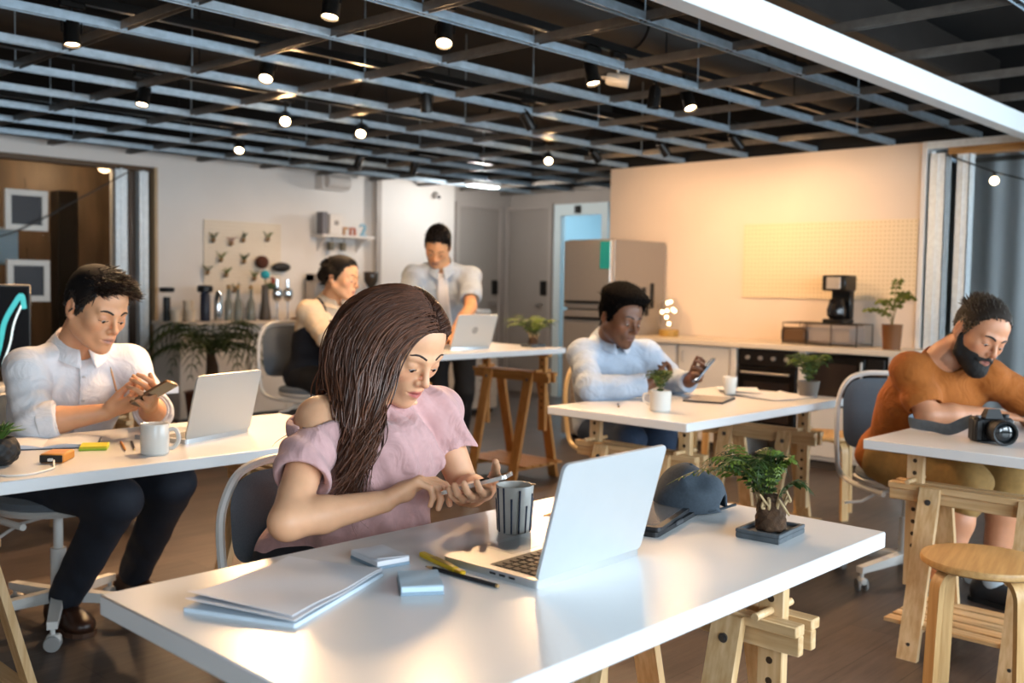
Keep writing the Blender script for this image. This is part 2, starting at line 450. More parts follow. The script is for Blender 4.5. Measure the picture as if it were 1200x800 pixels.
# ducts and pipes above the grid
DK = mat('dark_duct', '241f1b', .6, .2, var=.2, vscale=6)
for nm, lab, p0, p1, rr in (('round_duct', 'dark round air duct running above the ceiling grid toward the kitchen', (1.0, 3.1, 2.52), (6.7, 3.1, 2.52), .12),
                        ('round_duct', 'dark round air duct above the grid over the back tables', (1.0, 5.4, 2.55), (8.0, 5.4, 2.55), .13)):
    d = thing(nm, lab, 'duct', p0)
    L = p1[0]-p0[0]
    MB().cyl((0, 0, 0), (L, 0, 0), rr, n=20).build('duct_body', DK, d)
    k = .7
    while k < L:
        MB().cyl((k, 0, 0), (k+.03, 0, 0), rr+.012, n=20).build('collar', DK, d); k += 1.2
d = thing('square_duct', 'dark rectangular duct above the grid beside the white beam', 'duct', (1.0, 2.3, 2.45))
MB().box(0, 5.7, -.15, .15, 0, .22, .01).build('duct_body', DK, d, False)
MB().box(2, 2.06, -.17, .17, -.02, .24, .005).build('flange', DK, d, False)
# ------------------------------------------------------------------ furniture
PINE_Z = wood('pine_z', 'd3b48a', 'bd9868', .5, 'z')
PINE_Y = wood('pine_y', 'd0b085', 'b89262', .5, 'y')
PINE_X = wood('pine_x', 'd0b085', 'b89262', .5, 'x')
BOLT = mat('bolt_steel', '6d6f72', .3, .9)
HOLE = mat('hole_dark', '3a2817', .8)

def table_top(x0, x1, y0, y1, z, label):
    o = MB().box(x0, x1, y0, y1, z-.034, z, .0025).build('table_top', LAM, None)
    tag(o, label, 'table', 'white trestle table tops')
    return o

def trestle(x, y, zt, label, W=.60, rz=0, pine=(PINE_Z, PINE_Y, PINE_X)):
    """adjustable pine trestle; beams run along local y, legs splay along x; zt = height its posts reach"""
    pz, py, px_ = pine
    t = thing('trestle', label, 'trestle', (x, y, 0), rz, 'adjustable pine trestles')
    zb = zt-.115                                       # top of the beams
    h = W/2
    for s in (-1, 1):
        b = MB(); b.box(s*.014 if s > 0 else -.05, .05 if s > 0 else -.014, -h, h, zb-.022, zb, .002)
        b.box(s*.016 if s > 0 else -.036, .036 if s > 0 else -.016, -h, h, zb-.062, zb-.022, .002)
        b.build('beam', py, t)
    for s in (-1, 1):
        yp = s*(h-.075)
        p = MB().box(-.0125, .0125, yp-.0275, yp+.0275, zb-.36, zt, .002).build('post', pz, t)
        hl = MB()
        for k in range(8):
            zz = zt-.04-.042*k
            if abs(zz-(zb-.03)) < .035: continue
            for q in (-1, 1): hl.cyl((q*.0118, yp, zz), (q*.0129, yp, zz), .0075, n=12)
        hl.build('peg_holes', HOLE, p)['kind'] = 'stuff'
        MB().cyl((-.075, yp, zb+.009), (.07, yp, zb+.009), .008, n=12).build('peg', pz, t)
    # top bearer under the table
    MB().box(-.02, .02, -h+.02, h-.02, zt-.02, zt, .002).build('top_rail', py, t)
    for s in (-1, 1):
        for q in (-1, 1):
            yl = s*(h-.145)
            x1, x0 = q*.05, q*.195
            L = MB(); z1 = zb-.005
            M = Matrix.Translation((0, yl, 0))
            dx = (x1-x0)/z1
            th = .011; sw = .033
            v = []
            for zz in (0, z1):
                xc = x0+dx*zz
                for yy in (-sw, sw):
                    for xx in (-th, th): v.append((xc+xx, yy, zz))
            L.add(v, [(0, 2, 3, 1), (4, 5, 7, 6), (0, 1, 5, 4), (2, 6, 7, 3), (0, 4, 6, 2), (1, 3, 7, 5)], M)
            lg = L.build('leg', pz, t, False)
            zz = z1-.045; xc = x0+dx*zz
            MB().cyl((xc+q*.010, yl, zz), (xc+q*.0135, yl, zz), .010, n=14).cyl((xc+q*.0135, yl, zz), (xc+q*.0165, yl, zz), .006, n=6).build('bolt', BOLT, lg)
            zz = .05; xc = x0+dx*zz
            MB().cyl((xc+q*.010, yl, zz), (xc+q*.013, yl, zz), .006, n=12).build('bolt', BOLT, lg)
    # low shelf of slats
    for s in (-1, 1):
        yl = s*(h-.145)
        MB().box(-.17, .17, yl-.02, yl+.02, .075, .10, .002).build('shelf_rail', px_, t)
    for k in range(5):
        xx = -.14+.07*k
        MB().box(xx-.026, xx+.026, -h+.05, h-.05, .10, .114, .002).build('shelf_slat', py, t)
    return t

# white tube swivel chair; faces local -y
CH_W = mat('chair_white_tube', 'd4d2cd', .35, var=.03)
CH_P = mat('chair_white_plastic', 'c9c7c2', .4)
CH_G = mat('chair_grey_fabric', '5b636b', .9, var=.15, vscale=300, bump=.25, bscale=900, sheen=.2)
CH_B = mat('chair_beige_fabric', '8a7a6c', .9, var=.45, vscale=60, bump=.25, bscale=900)
CH_C = mat('chair_cream_tube', 'd8bd90', .4)
def swivel_chair(x, y, rz, label, seat_z=.45, fabric=CH_G, tube=CH_W, spin=0, top=.82):
    t = thing('swivel_chair', label, 'chair', (x, y, 0), rz, 'white tube swivel chairs')
    pts = [(.16, -.16, seat_z-.055), (.19, 0, seat_z-.055), (.205, .16, seat_z-.05), (.208, .235, seat_z-.02), (.208, .265, seat_z+.06), (.205, .285, (seat_z+top)/2), (.19, .295, top-.09), (.15, .30, top-.025), (.08, .303, top), (0, .303, top+.002)]
    half = [Vector(p) for p in pts]; full = half+[Vector((-p.x, p.y, p.z)) for p in half[-2::-1]]
    MB().tube(spline(full, 5), .0115, 8).build('back_hoop', tube, t)
    # backrest pad: curved rounded panel
    mb = MB(); nx, nz = 14, 12; V = []; zc = (seat_z+.06+top-.02)/2; hz = (top-.02-seat_z-.06)/2
    for side in (0, 1):
        for j in range(nz+1):
            for i in range(nx+1):
                u = i/nx*2-1; w_ = j/nz*2-1
                k = (abs(u)**5+abs(w_)**5)**.2; sc = (max(abs(u), abs(w_))/k) if k > 1e-6 else 1
                uu, ww = u*sc, w_*sc
                edge = max(0, 1-max(abs(u), abs(w_))**6)
                wd = .185 if ww < .4 else .185-.03*(ww-.4)
                yy = .285 + .012*ww + .03*(-uu*uu*.5) + (-.018*edge if side == 0 else .014*edge)
                V.append((uu*wd, yy, zc+ww*hz))
    F = []; S_ = (nx+1)*(nz+1)
    for j in range(nz):
        for i in range(nx):
            a = j*(nx+1)+i
            F.append((a, a+1, a+nx+2, a+nx+1)); F.append((S_+a, S_+a+nx+1, S_+a+nx+2, S_+a+1))
    for i in range(nx):
        a, b = i, i+1; F.append((a, S_+a, S_+b, b)); a, b = nz*(nx+1)+i, nz*(nx+1)+i+1; F.append((a, b, S_+b, S_+a))
    for j in range(nz):
        a, b = j*(nx+1), (j+1)*(nx+1); F.append((a, b, S_+b, S_+a)); a, b = a+nx, b+nx; F.append((a, S_+a, S_+b, b))
    mb.add(V, F).build('backrest', fabric, t)
    prof = [(0, seat_z-.035), (.14, seat_z-.035), (.195, seat_z-.022), (.21, seat_z-.005), (.205, seat_z+.012), (.17, seat_z+.022), (0, seat_z+.026)]
    MB().lathe(prof, 28).build('seat', fabric, t)
    MB().lathe([(0, seat_z-.05), (.13, seat_z-.05), (.2, seat_z-.035), (.214, seat_z-.018), (.205, seat_z-.012), (.1, seat_z-.03), (0, seat_z-.03)], 28).build('seat_shell', CH_P, t)
    MB().cyl((0, 0, .22), (0, 0, seat_z-.05), .016, n=14).cyl((0, 0, .1), (0, 0, .27), .026, n=14).build('gas_column', CH_P, t)
    MB().tube([(-.03, 0, seat_z-.065), (-.13, -.02, seat_z-.075), (-.2, -.03, seat_z-.11), (-.27, -.035, seat_z-.115)], .006, 8).build('lever', CH_P, t)
    for k in range(5):
        a = R(72*k+spin); ca, sa = math.cos(a), math.sin(a)
        M = rotz(a)
        MB().add([(.02, -.02, .085), (.02, .02, .085), (.02, .02, .125), (.02, -.02, .125), (.285, -.016, .075), (.285, .016, .075), (.285, .016, .10), (.285, -.016, .10)],
                 [(0, 1, 2, 3), (7, 6, 5, 4), (0, 4, 5, 1), (1, 5, 6, 2), (2, 6, 7, 3), (3, 7, 4, 0)], M).build('base_leg', CH_P, t, False)
        cx, cy = .27*ca, .27*sa
        cs = MB().cyl((cx, cy, .04), (cx, cy, .08), .008, n=8).box(-.014, .014, -.026, .018, .028, .056, .006, Matrix.Translation((cx, cy, 0)) @ rotz(a*1.7)).build('caster', CH_P, t)
        wm = MB()
        for s in (-1, 1):
            M2 = Matrix.Translation((cx, cy, .027)) @ rotz(a*1.7) @ Matrix.Rotation(R(90), 4, 'Y')
            wm.lathe([(0, s*.010), (.018, s*.010), (.026, s*.011), (.027, s*.016), (.024, s*.021), (0, s*.021)][::s], 18, M2)
        wm.build('wheel', mat('caster_grey', '8d8c8a', .5), cs)
    return t

def bent_stool(x, y, rz, label, group=None, z=.44, m=None):
    m1 = m or wood('birch_ply', 'c49a62', 'ae8450', .42, 'x')
    m2 = wood('birch_leg', 'c9a36f', 'b58c58', .45, 'z')
    t = thing('stool', label, 'stool', (x, y, 0), rz, group)
    MB().lathe([(0, z-.024), (.165, z-.024), (.172, z-.019), (.173, z-.006), (.170, z-.001), (.165, z), (0, z)], 40).build('seat', m1, t)
    for k in range(4):
        a = R(45+90*k)
        pth = [(.05, 0, z-.032), (.10, 0, z-.032)] + [(.10+.055*math.sin(R(q)), 0, z-.087+.055*math.cos(R(q))) for q in (15, 30, 45, 60, 75, 90)] + [(.160, 0, z-.2), (.168, 0, 0)]
        v = []; f = []
        for i, p in enumerate(pth):
            p = Vector(p); nx_ = Vector(pth[min(i+1, len(pth)-1)])-Vector(pth[max(i-1, 0)]); nx_.normalize()
            nn = Vector((nx_.z, 0, -nx_.x))
            for yy, s in ((-.022, -1), (.022, -1), (.022, 1), (-.022, 1)): v.append(tuple(p+nn*s*.0085+Vector((0, yy, 0))))
        for i in range(len(pth)-1):
            for j in range(4): f.append((i*4+j, i*4+(j+1) % 4, i*4+4+(j+1) % 4, i*4+4+j))
        f.append((0, 3, 2, 1)); e = (len(pth)-1)*4; f.append((e, e+1, e+2, e+3))
        MB().add(v, f, rotz(a)).build('leg', m2, t, True, 30)
    return t

TZ = .70
table_top(.685, 2.035, .84, 1.54, TZ, 'white table top in the foreground with the open silver laptop and striped cup')
trestle(1.80, 1.19, TZ-.034, 'pine trestle under the foreground table, at the bonsai end')
trestle(.92, 1.19, TZ-.034, 'pine trestle under the foreground table, at the paper end')
table_top(.80, 2.14, 2.56, 3.24, TZ, 'white table top in front of the man in the white shirt')
trestle(1.93, 2.90, TZ-.034, 'pine trestle under the left table, behind the woman\'s chair')
trestle(.86, 2.90, TZ-.034, 'pine trestle at the left edge, under the succulent end of the left table')
table_top(3.12, 4.46, 2.05, 2.74, TZ, 'white table top in front of the man in the pale blue shirt')
trestle(3.30, 2.395, TZ-.034, 'pale pine trestle under the middle table, nearest the grey cap')
trestle(4.28, 2.395, TZ-.034, 'pine trestle at the far end of the middle table, behind the bonsai')
table_top(3.27, 4.61, .74, 1.44, TZ, 'white table top at the right with the black camera on it')
trestle(3.42, 1.09, TZ-.034, 'pine trestle under the right table, beside the round stool')
trestle(4.40, 1.09, TZ-.034, 'pine trestle under the far end of the right table')
BZ = .825
HONEY = (wood('honey_pine_z', 'c08a4c', 'a87238', .5, 'z'), wood('honey_pine_y', 'c08a4c', 'a87238', .5, 'y'), wood('honey_pine_x', 'c08a4c', 'a87238', .5, 'x'))
table_top(3.32, 4.66, 3.95, 4.62, BZ, 'raised white table top between the standing man and the seated barista')
trestle(4.55, 4.28, BZ-.034, 'honey pine trestle at the right end of the raised back table', W=.64, pine=HONEY)
trestle(3.52, 4.28, BZ-.034, 'honey pine trestle at the left end of the raised back table', W=.64, pine=HONEY)
table_top(1.0, 2.33, 4.37, 5.05, TZ, 'white table top behind the man in the white shirt, carrying the monitor')
trestle(2.14, 4.71, TZ-.034, 'pine trestle under the table with the monitor, near the palm')
trestle(1.2, 4.71, TZ-.034, 'pine trestle under the table with the monitor, far left end')

swivel_chair(1.42, 1.82, R(-4), 'grey padded white swivel chair the woman in pink sits on', spin=20, top=.757)
swivel_chair(1.40, 3.47, R(-4), 'grey swivel chair under the man in the white shirt', spin=248, top=.80)
swivel_chair(4.10, 1.61, R(-46), 'grey white-framed swivel chair of the bearded man', spin=212, top=.84)
swivel_chair(3.94, 2.90, R(-14), 'cream-framed swivel chair with beige pattern under the man in pale blue', fabric=CH_B, tube=CH_C, spin=30, top=.82)
swivel_chair(3.52, 4.96, R(0), 'white swivel chair of the barista at the raised table', spin=10, seat_z=.56, top=.95)
bent_stool(3.02, .955, R(12), 'round birch stool with bent legs in the right foreground', 'bent wood stools', .435)
bent_stool(5.02, 2.42, R(20), 'bent wood stool just beyond the end of the middle table', 'bent wood stools')
bent_stool(5.45, 3.35, R(50), 'bent wood stool nearest the oven', 'bent wood stools')
# ------------------------------------------------------------------ ceiling track lights
LAMPW = (1, .62, .32)
LENS = mat('lamp_lens', 'fff2dc', .3, emit='ffe2b4', estr=28)
for y, x0, x1, lab in ((2.87, 1.2, 6.5, 'black lighting track nearest the white beam'), (4.0, .8, 6.5, 'black lighting track above the raised back table'),
                  (5.02, 1.2, 6.6, 'black lighting track behind the raised back table'), (6.37, 1.8, 7.2, 'black lighting track in front of the coffee bar')):
    t = thing('light_track', lab, 'light track', (x0, y, 2.30), 0, 'ceiling lighting tracks')
    MB().box(0, x1-x0, -.017, .017, -.018, .018, .002).build('rail', BLKM, t, False)
    k = .3
    while k < x1-x0:
        MB().cyl((k, 0, .018), (k, 0, .45), .004, n=6).build('hanger_rod', BLKM, t); k += 1.3
def spot_head(x, y, aim, power, label, size=125, z=2.16, track_y=None, on=True, white=False):
    t = thing('track_spotlight', label, 'spotlight', (x, y, 2.30), 0, 'ceiling track spotlights')
    body = mat('lamp_white', 'b9b2a6', .4) if white else BLKM
    MB().box(-.05, .05, -.016, .016, -.045, -.02, .004).build('track_adapter', BLKM, t, False)
    MB().cyl((0, 0, -.045), (0, 0, 2.19-2.30), .007, n=8).build('arm', body, t)
    c = Vector((0, 0, z-2.30)); d = (Vector(aim)-Vector((x, y, z))).normalized()
    q = d.to_track_quat('-Z', 'Y').to_matrix().to_4x4(); M = Matrix.Translation(c) @ q
    # head: can opening along local -Z
    h = MB().lathe([(0, .055), (.022, .055), (.030, .045), (.032, -.045), (.0335, -.05), (.030, -.05), (.028, -.038), (0, -.036)], 20, M, cap=False).build('lamp_head', body, t)
    MB().lathe([(0, .0), (.0275, .0)][::-1], 20, M @ Matrix.Translation((0, 0, -.041)), cap=False).build('lens', LENS if on else BLKM, h)
    MB().tube([M @ Vector(p) for p in ((.036, 0, .0), (.037, 0, .04), (.02, 0, .075), (-.02, 0, .075), (-.037, 0, .04), (-.036, 0, .0))], .004, 6).build('yoke', body, t)
    if power:
        point('lamp_glow', (x+d.x*.075, y+d.y*.075, z+d.z*.075), .55*LAMP_K, LAMPW, .03)
        l = bpy.data.lights.new('spot_lamp', 'SPOT'); l.energy = power; l.color = LAMPW; l.spot_size = R(size); l.spot_blend = .9; l.shadow_soft_size = .04
        o = bpy.data.objects.new('spot_lamp', l); COL.objects.link(o); o.matrix_world = Matrix.Translation(Vector((x, y, z))+d*.06) @ q
    return t
SPOTS = [  # x, y, aim, power, label
 (1.68, 3.99, (1.6, 3.7, 0), 22, 'black spotlight at the upper left, above the man in the white shirt'),
 (2.10, 2.87, (1.75, 2.75, .5), 26, 'black spotlight at the top edge, left of the largest hanging spotlight'),
 (2.63, 2.87, (1.9, 2.2, .4), 30, 'large black spotlight hanging at the top, with a glowing lower rim'),
 (2.57, 4.00, (1.8, 3.3, .6), 26, 'lit spotlight tilted left of the centre, third from the left wall'),
 (2.50, 5.06, (2.1, 4.8, .6), 22, 'lit spotlight above the table with the monitor'),
 (3.37, 5.05, (2.2, 3.4, .9), 24, 'round bright spotlight facing us above the coffee bar wall'),
 (3.93, 5.05, (2.9, 4.0, 1.0), 22, 'round bright spotlight just right of the first facing one'),
 (3.86, 6.36, (3.2, 5.4, 1.0), 16, 'round bright spotlight low over the pegboard with plants'),
 (4.94, 6.38, (5.0, 7.6, .3), 12, 'spotlight washing the coffee bar wall above the pegboard'),
 (5.49, 6.35, (5.9, 7.6, .3), 12, 'spotlight washing the wall by the small shelf'),
 (3.54, 4.00, (3.9, 4.3, .8), 26, 'downward spotlight in the middle of the ceiling over the raised table'),
 (3.54, 2.88, (3.5, 2.5, .7), 26, 'bright tilted spotlight above the man in the pale blue shirt'),
 (4.30, 3.97, (5.9, 3.9, .2), 30, 'small spotlight behind the bright tilted one, right of centre'),
 (5.65, 5.0, (4.4, 3.7, .9), 22, 'round bright spotlight in front of the fridge'),
 (5.74, 4.02, (6.75, 3.9, 1.2), 12, 'spotlight washing the kitchen wall, left of the pair'),
 (5.74, 3.45, (6.75, 3.15, 1.2), 14, 'spotlight washing the pegboard, right of the pair'),
 (5.74, 4.62, (6.75, 4.7, 1.5), 8, 'added wash spotlight above the fridge, leftmost over the kitchen wall'),  # extra lamp added to spread the glow along the kitchen wall
 (4.35, 2.90, (4.1, 2.2, .6), 24, 'small black spotlight above the middle table, near the white beam'),
]
for x, y, aim, pw, lab in SPOTS: spot_head(x, y, aim, pw*LAMP_K, lab)
spot_head(3.72, 2.87, (4.6, 1.6, 1.9), 0, 'cream cylinder spotlight beside the bright tilted one', white=True, on=False)
spot_head(4.01, 2.87, (3.9, 3.0, 0), 0, 'unlit dark spotlight hanging below the grid, right of centre', on=False, z=2.12)
# warm lamps in the room behind the left glass
for i, (x, y, pw) in enumerate(((2.1, 9.2, 9), (3.3, 8.9, 8), (4.3, 9.5, 8), (.6, 9.2, 8))):
    t = thing('ceiling_lamp', ['warm round ceiling lamp behind the left glass, above the upper picture frame', 'warm round ceiling lamp behind the left glass, by the black column',
              'warm round ceiling lamp behind the steel studs', 'warm round ceiling lamp at the far left behind glass'][i], 'lamp', (x, y, 2.40), 0, 'meeting room ceiling lamps')
    MB().lathe([(.06, 0), (.06, -.015), (.05, -.03), (.045, -.03)], 24).build('rim', BLKM, t)
    MB().lathe([(.048, -.02), (0, -.028)], 24, cap=False).build('diffuser', LENS, t)
    point('room_lamp', (x, y, 2.28), pw*LAMP_K, (1, .66, .36), .06)
# cool ceiling panel at the back
t = thing('ceiling_light', 'small cool white ceiling light at the back near the grey doors', 'light', (6.95, 7.0, 2.17))
MB().box(-.2, .2, -.06, .06, 0, .05, .008).build('housing', WHITE, t, False)
MB().box(-.18, .18, -.045, .045, -.006, 0, .002).build('diffuser', mat('cool_diffuser', 'ffffff', .4, emit='dff2ff', estr=12), t, False)
point('panel_light', (6.95, 7.0, 2.05), 34, (1, .93, .86), .1)
# ------------------------------------------------------------------ implicit surfaces for bodies and cloth
A3 = lambda p: np.array(p, np.float32)
def nrm(v): v = np.asarray(v, np.float64); return v/(np.linalg.norm(v)+1e-12)
def smin(a, b, k):
    h = np.clip(.5+.5*(b-a)/k, 0, 1); return b+(a-b)*h-k*h*(1-h)
class SDF:
    def __init__(s, lo, hi, h):
        s.h = h; s.lo = np.array(lo, float); s.n = (np.ceil((np.array(hi)-s.lo)/h)).astype(int)+1
        s.D = np.full(s.n, .2, np.float32)
        s.ax = [(s.lo[i]+h*np.arange(s.n[i])).astype(np.float32) for i in range(3)]
    def sub(s, lo, hi):
        a = np.clip(np.floor((np.array(lo)-s.lo)/s.h).astype(int), 0, s.n); b = np.clip(np.ceil((np.array(hi)-s.lo)/s.h).astype(int)+1, 0, s.n)
        if (b <= a).any(): return None, None
        sl = tuple(slice(a[i], b[i]) for i in range(3))
        P = (s.ax[0][sl[0]][:, None, None], s.ax[1][sl[1]][None, :, None], s.ax[2][sl[2]][None, None, :])
        return sl, P
    def put(s, sl, d, k, op):
        cur = s.D[sl]
        if op == 'add': s.D[sl] = smin(cur, d, max(k, 1e-5))
        else: s.D[sl] = -smin(-cur, d, max(k, 1e-5))
    def ell(s, c, r, Rm=None, k=.02, op='add', amp=0, freq=0):
        c = np.array(c, float); r = np.array(r, float) if hasattr(r, '__len__') else np.array([r]*3, float)
        e = (np.abs(Rm) @ r if Rm is not None else r)+k+.012
        sl, P = s.sub(c-e, c+e)
        if sl is None: return
        q = [P[i]-np.float32(c[i]) for i in range(3)]
        if Rm is not None: q = [sum(np.float32(Rm[j, i])*q[j] for j in range(3)) for i in range(3)]
        a2 = sum((q[i]/np.float32(r[i]))**2 for i in range(3)); b2 = sum((q[i]/np.float32(r[i]**2))**2 for i in range(3))
        k0 = np.sqrt(a2); k1 = np.sqrt(b2)+1e-6
        d = k0*(k0-1)/k1
        if amp: d = d+amp*np.sin(freq*q[0]+.7)*np.sin(freq*q[1]+1.3)*np.sin(freq*q[2])
        s.put(sl, d, k, op)
    def cone(s, a, b, ra, rb, k=.01, op='add', flat=None):
        a = np.array(a, float); b = np.array(b, float); m = max(ra, rb)*(max(1, 1/flat[1]) if flat else 1)+k+.012
        sl, P = s.sub(np.minimum(a, b)-m, np.maximum(a, b)+m)
        if sl is None: return
        ba = b-a; L2 = ba@ba+1e-12
        q = [P[i]-np.float32(a[i]) for i in range(3)]
        t = np.clip(sum(np.float32(ba[i]/L2)*q[i] for i in range(3)), 0, 1)
        o = [q[i]-np.float32(ba[i])*t for i in range(3)]
        if flat:
            ax, fac = nrm(flat[0]), flat[1]
            pr = sum(np.float32(ax[i])*o[i] for i in range(3))
            o = [o[i]+np.float32((fac-1)*ax[i])*pr for i in range(3)]
        d = np.sqrt(sum(o[i]**2 for i in range(3)))-(ra+(rb-ra)*t)
        s.put(sl, d.astype(np.float32), k, op)
    def path(s, pts, rs, k=.01, **kw):
        for i in range(len(pts)-1): s.cone(pts[i], pts[i+1], rs[i], rs[i+1], k, **kw)
    def cut(s, c, nv, k=.004):
        """remove what lies on the side nv points to"""
        nv = nrm(nv); c = np.array(c, float)
        d = sum(np.float32(nv[i])*(s.ax[i].reshape([-1 if j == i else 1 for j in range(3)])-np.float32(c[i])) for i in range(3))
        s.D = -smin(-s.D, -d.astype(np.float32), k)
    def grid(s):
        return np.meshgrid(*s.ax, indexing='ij', sparse=True)
    def sample(s, p):
        i = np.clip(((np.asarray(p)-s.lo)/s.h), 0, s.n-1.001); i0 = i.astype(int); f = i-i0; out = 0
        for dx in (0, 1):
            for dy in (0, 1):
                for dz in (0, 1):
                    w_ = (f[..., 0] if dx else 1-f[..., 0])*(f[..., 1] if dy else 1-f[..., 1])*(f[..., 2] if dz else 1-f[..., 2])
                    out = out+w_*s.D[i0[..., 0]+dx, i0[..., 1]+dy, i0[..., 2]+dz]
        return out
    def project(s, p, d, maxd=.2, step=.0015):
        """march points p along directions d until the surface"""
        p = np.array(p, float); d = np.asarray(d, float); d = d/np.linalg.norm(d, axis=-1, keepdims=True)
        live = np.ones(len(p), bool)
        for _ in range(int(maxd/step)):
            live &= s.sample(p) > 0
            if not live.any(): break
            p[live] += d[live]*step
        return p
    def mesh(s):
        D = s.D; S_ = D < 0
        nx, ny, nz = s.n
        cnt = np.zeros((nx-1, ny-1, nz-1), np.uint8)
        for dx in (0, 1):
            for dy in (0, 1):
                for dz in (0, 1): cnt += S_[dx:nx-1+dx, dy:ny-1+dy, dz:nz-1+dz]
        act = np.nonzero((cnt > 0) & (cnt < 8))
        N = len(act[0]); idx = np.full(cnt.shape, -1, np.int32); idx[act] = np.arange(N)
        C = np.stack(act, 1)
        cor = {}
        for dx in (0, 1):
            for dy in (0, 1):
                for dz in (0, 1): cor[dx, dy, dz] = D[C[:, 0]+dx, C[:, 1]+dy, C[:, 2]+dz]
        acc = np.zeros((N, 3), np.float32); num = np.zeros(N, np.float32)
        ks = list(cor)
        for a in ks:
            for ax in range(3):
                if a[ax]: continue
                b = list(a); b[ax] = 1; b = tuple(b)
                va, vb = cor[a], cor[b]; m = (va < 0) != (vb < 0)
                t = np.where(m, va/(va-vb+1e-12), 0)
                for q in range(3): acc[:, q] += m*(a[q]+(t if q == ax else 0))
                num += m
        V = (C+acc/num[:, None])*s.h+s.lo
        Fs = []
        for ax in range(3):
            sl0 = [slice(None)]*3; sl1 = [slice(None)]*3; sl0[ax] = slice(0, -1); sl1[ax] = slice(1, None)
            e = S_[tuple(sl0)] != S_[tuple(sl1)]
            I = np.stack(np.nonzero(e), 1)
            u, v_ = (ax+1) % 3, (ax+2) % 3
            ok = (I[:, u] > 0) & (I[:, v_] > 0) & (I[:, u] < s.n[u]-1) & (I[:, v_] < s.n[v_]-1); I = I[ok]
            if not len(I): continue
            ins = S_[I[:, 0], I[:, 1], I[:, 2]]
            def cell(du, dv):
                J_ = I.copy(); J_[:, u] -= du; J_[:, v_] -= dv; return idx[J_[:, 0], J_[:, 1], J_[:, 2]]
            q = np.stack([cell(1, 1), cell(0, 1), cell(0, 0), cell(1, 0)], 1)
            q[~ins] = q[~ins][:, ::-1]
            Fs.append(q)
        F_ = np.concatenate(Fs)
        F_ = F_[(F_ >= 0).all(1)]
        return V.astype(np.float32), F_
def relax(V, F_, it=1, lam=.5):
    for _ in range(it):
        acc = np.zeros_like(V); num = np.zeros(len(V), np.float32)
        for a in range(4):
            for b in ((a+1) % 4, (a+3) % 4):
                np.add.at(acc, F_[:, a], V[F_[:, b]]); np.add.at(num, F_[:, a], 1)
        V = V+lam*(acc/np.maximum(num, 1)[:, None]-V)
    return V

def strands(name, paths, r, m, parent, col=None, sides=4):
    """paths [N,K,3] -> one mesh of tapered locks"""
    P = np.asarray(paths, np.float64); N, K, _ = P.shape
    T = np.gradient(P, axis=1); T /= np.linalg.norm(T, axis=2, keepdims=True)+1e-9
    ref = np.where(np.abs(T[..., 2:3]) < .9, np.array([0, 0, 1.]), np.array([1., 0, 0]))
    U = np.cross(T, ref); U /= np.linalg.norm(U, axis=2, keepdims=True)+1e-9; W_ = np.cross(T, U)
    r = np.broadcast_to(np.asarray(r, float), (N, K))
    an = 2*np.pi*np.arange(sides)/sides
    V = P[:, :, None, :]+r[:, :, None, None]*(np.cos(an)[None, None, :, None]*U[:, :, None, :]+np.sin(an)[None, None, :, None]*W_[:, :, None, :])
    i = np.arange(N)[:, None, None]*K*sides; k = np.arange(K-1)[None, :, None]*sides; j = np.arange(sides)[None, None, :]; j2 = (j+1) % sides
    F_ = np.stack([i+k+j, i+k+j2, i+k+sides+j2, i+k+sides+j], -1).reshape(-1, 4)
    c = None
    if col is not None: c = np.repeat(np.asarray(col), K*sides, axis=0)
    return npmesh(name, V.reshape(-1, 3), F_, m, parent, c)
# ------------------------------------------------------------------ people: builders
def srgb(h): return np.array(lin(h)[:3], np.float32)
SKINM = mat('skin', 'c08a68', .48, vcol=True, var=.06, vscale=40, bump=.04, bscale=500, sss=.12)
def eulmat(yaw, pitch, roll):
    """head axes: x = person's left, -y = face, z = up"""
    return np.array((Matrix.Rotation(R(yaw), 3, 'Z') @ Matrix.Rotation(R(pitch), 3, 'X') @ Matrix.Rotation(R(roll), 3, 'Y')))
def rodr(v, ax, a):
    ax = nrm(ax); v = np.asarray(v, float)
    return v*math.cos(a)+np.cross(ax, v)*math.sin(a)+ax*(ax@v)*(1-math.cos(a))

